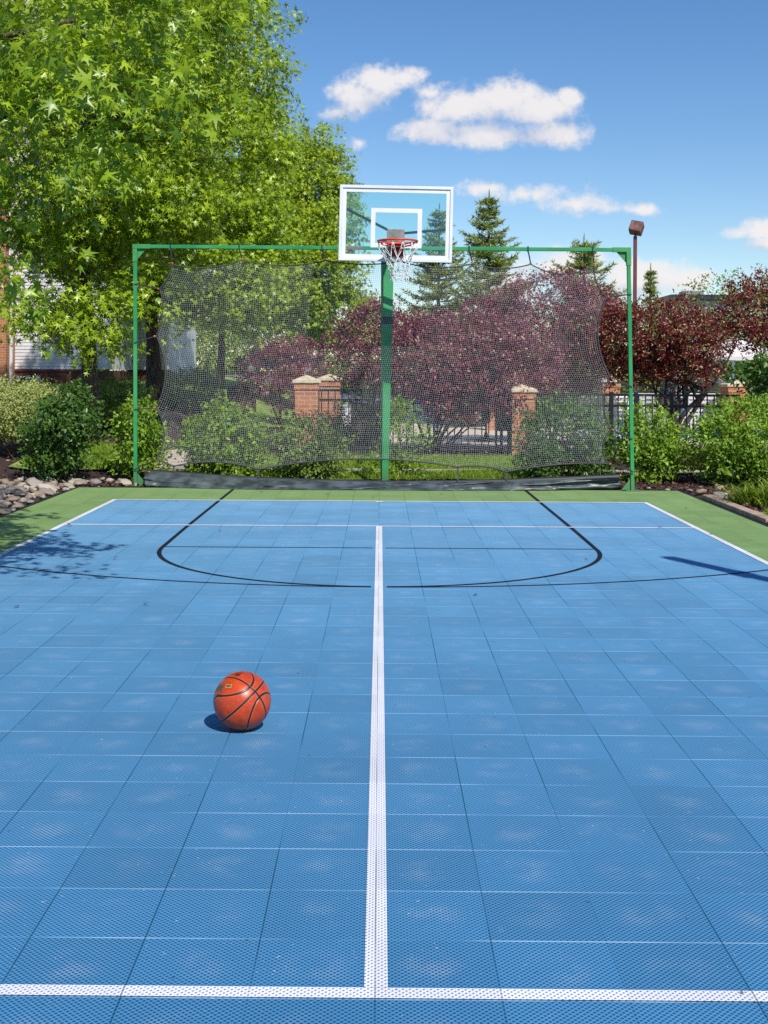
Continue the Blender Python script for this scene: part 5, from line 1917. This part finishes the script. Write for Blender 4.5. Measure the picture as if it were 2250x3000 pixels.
mb.build('ribs', M['plastic_white'], e)
MB().lathe([(0, 0), (.3, 0), (.3, .06), (.06, .1), (.04, .25)], n=16).build('base', M['darkplastic'], e)

# ------------------------------------------------------------------ utility box, car, far building
c = U(708, 1160, 31)
gz = float(hgt(c.x, c.y))
e = empty('utility_box', 'brown box-shaped cabinet between the hedge and the small plum', 'utility box', loc=(c.x, c.y, gz))
MB().bb(-.34, .34, -.3, .3, 0, c.z + .26 - gz - .05).build('cabinet', M['brownbox'], e, bevel=.015)
MB().bb(-.36, .36, -.32, .32, c.z + .26 - gz - .049, c.z + .26 - gz).build('lid', M['brownbox'], e, bevel=.01)

c = U(735, 1108, 58)
gz = float(hgt(c.x, c.y)) + .06
car = empty('parked_car', 'dark car on the road behind the small dusky plum', 'car', loc=(c.x + 1.4, c.y, gz), rz=R(3))
prof = [(-2.1, .35), (-2.12, .7), (-2.0, .88), (-1.55, .95), (-1.1, 1.38), (.35, 1.42), (1.0, .98), (1.9, .86), (2.1, .65), (2.1, .35)]
MB().prism([(x, -.82, z) for x, z in prof], (0, 1.64, 0)).build('body', M['carpaint'], car, bevel=.06)
for (x0, x1) in ((-1.35, -.45), (-.38, .55)):
    MB().prism([(x0 + .05, -.83, 1.0), (x1, -.83, 1.0), (x1 - .15 if x1 > 0 else x1, -.83, 1.32), (x0 + .32 if x0 < -1 else x0 + .05, -.83, 1.32)], (0, .008, 0)).build('side_window', M['glass_dark'], car)
for x in (-1.3, 1.3):
    for y in (-.78, .78):
        wv = MB()
        wv.tube([(x, y - .1, .33), (x, y + .1, .33)], .33, 20)
        wh = wv.build('wheel', M['rubber'], car)
        MB().tube([(x, y - .11, .33), (x, y + .11, .33)], .19, 14).build('rim', M['grey_metal'], wh)
MB().bb(-2.15, -2.06, -.7, -.4, .66, .78).build('tail_light', M['rim_dark'], car)
MB().bb(-2.15, -2.06, .4, .7, .66, .78).build('tail_light', M['rim_dark'], car)

c = U(2030, 870, 75)
e = empty('far_building', 'low grey roofed building far away behind the red plum', 'building', loc=(c.x, c.y, 0))
MB().bb(-1.5, 6, -2, 2, 0, c.z - .3).build('wall', M['siding'], e)
MB().bb(-1.9, 6.4, -2.4, 2.4, c.z - .29, c.z).build('roof', M['dark_metal'], e)
MB().bb(-.7, .5, -.6, .6, c.z + .002, c.z + .34).build('roof_unit', M['grey_metal'], e)
for x in (-.4, 1.2, 2.8, 4.4):
    MB().bb(x - .5, x + .5, -2.04, -2.0, 1.2, 2.4).build('window', M['glass_dark'], e)

# ------------------------------------------------------------------ house on the left
house = empty('apartment_house', 'grey clapboard apartment house with brick base behind the left trees', 'house', loc=(0, 0, 0))


def siding(x0, x1, y, z0, z1, course=.1):
    mb = MB()
    z = z0
    while z < z1:
        mb.add([(x0, y - .022, z), (x1, y - .022, z), (x1, y - .004, z + course), (x0, y - .004, z + course), (x0, y, z), (x1, y, z)], [(0, 1, 2, 3), (4, 5, 1, 0)])
        z += course
    mb.add([(x0, y, z0), (x1, y, z0), (x1, y, z1), (x0, y, z1)], [(0, 1, 2, 3)])
    return mb


HY, HY2 = 36.0, 40.0
X0, X1 = xa(-8, HY), xa(311, HY)
X2, X3 = xa(322, HY2), xa(492, HY2)
ZS, ZT = 1.5, 14.0
siding(X0, X1, HY, ZS, ZT).build('wall', M['siding'], house)
siding(X1 - .3, X3, HY2, ZS, ZT).build('wall', M['siding'], house)
mb = MB()
mb.bb(X1 - .03, X1 - .001, HY + .01, HY2 - .03, ZS, ZT)
mb.build('side_wall', M['siding'], house)
mb = MB()
mb.bb(X3 - .03, X3 - .001, HY2 + .01, HY2 + 6, 0, ZT)
mb.build('end_wall', M['siding'], house)
mb = MB()
mb.bb(X0, X1 + .02, HY - .03, HY + .3, -.1, ZS - .06)
mb.bb(X1 - .25, X3 + .02, HY2 - .03, HY2 + .3, -.1, ZS - .06)
mb.bb(X1 - .26, X1 + .02, HY + .301, HY2 - .031, -.1, ZS - .06)
mb.build('brick_base', M['brick_dark'], house)
mb = MB()
mb.bb(X0, X1 + .05, HY - .07, HY + .2, ZS - .059, ZS + .012)
mb.bb(X1 - .2, X3 + .05, HY2 - .07, HY2 + .2, ZS - .059, ZS + .012)
mb.build('sill_course', M['brick_dark'], house)
mb = MB()
mb.bb(X1 - .12, X1 + .025, HY - .045, HY - .02, ZS + .013, ZT)
mb.bb(X0, X0 + .14, HY - .045, HY - .02, ZS + .013, ZT)
mb.bb(X3 - .08, X3 + .02, HY2 - .045, HY2 - .02, ZS + .013, ZT)
mb.build('corner_trim', M['trim'], house)
xp = xa(14, HY - .9)
mb = MB()
mb.bb(xp - 3.2, xp, HY - .9, HY + .5, -.1, 4.3)
mb.bb(xp - 3.2, xp - .03, HY - .87, HY + .5, 4.301, ZT)
mb.build('brick_wing', M['brick'], house)
mb = MB()
mb.bb(xa(22, HY - .5), xa(34, HY - .5), HY - .55, HY - .45, .4, ZT)
mb.build('downspout', M['trim'], house, bevel=.01)


def window(xc, y, zc, wd, h):
    mb = MB()
    t = .07
    for (a, b_, c_, d_) in ((xc - wd / 2 - t, xc + wd / 2 + t, zc + h / 2, zc + h / 2 + t), (xc - wd / 2 - t, xc + wd / 2 + t, zc - h / 2 - t, zc - h / 2), (xc - wd / 2 - t, xc - wd / 2, zc - h / 2, zc + h / 2), (xc + wd / 2, xc + wd / 2 + t, zc - h / 2, zc + h / 2)):
        mb.bb(a, b_, y - .06, y - .0, c_, d_)
    mb.bb(xc - wd / 2, xc + wd / 2, y - .05, y - .03, zc - .02, zc + .02)
    mb.bb(xc - .015, xc + .015, y - .048, y - .03, zc - h / 2, zc - .021)
    f_ = mb.build('window', M['trim'], house)
    MB().bb(xc - wd / 2, xc + wd / 2, y - .029, y - .024, zc - h / 2, zc + h / 2).build('pane', M['glass_dark'], f_)


for zc in (2.05, 4.9, 7.6):
    window(xa(378, HY2), HY2, zc, .52, .95 if zc < 3 else 1.5)
    window(xa(452, HY2), HY2, zc, .52, .95 if zc < 3 else 1.5)
for zc in (5.0, 7.8, 10.6):
    window(xa(120, HY), HY, zc, .7, 1.35)
for px in (54, 83, 112):
    x = xa(px, HY)
    zc = U(px, 1108, HY).z
    f_ = MB().bb(x - .075, x + .075, HY - .14, HY - .032, zc - .09, zc + .09).build('meter_box', M['greybox'], house, bevel=.01)
    MB().lathe([(0, .03), (.04, .03), (.045, 0)], n=12).build('meter_dial', M['plastic_white'], f_)
    f_.children[0].rotation_euler = (R(90), 0, 0)
    f_.children[0].location = (x, HY - .142, zc + .02)
mb = MB()
mb.bb(xp - 3.4, X1 + .5, HY - 1.2, HY2 + 6, ZT + .01, ZT + .15)
mb.prism([(xp - 3.5, HY - 1.4, ZT + .16), (xp - 3.5, HY2 + 6, ZT + .16), (xp - 3.5, HY + 2.6, ZT + 2.4)], (X3 - xp + 4, 0, 0))
mb.build('roof', M['dark_metal'], house)
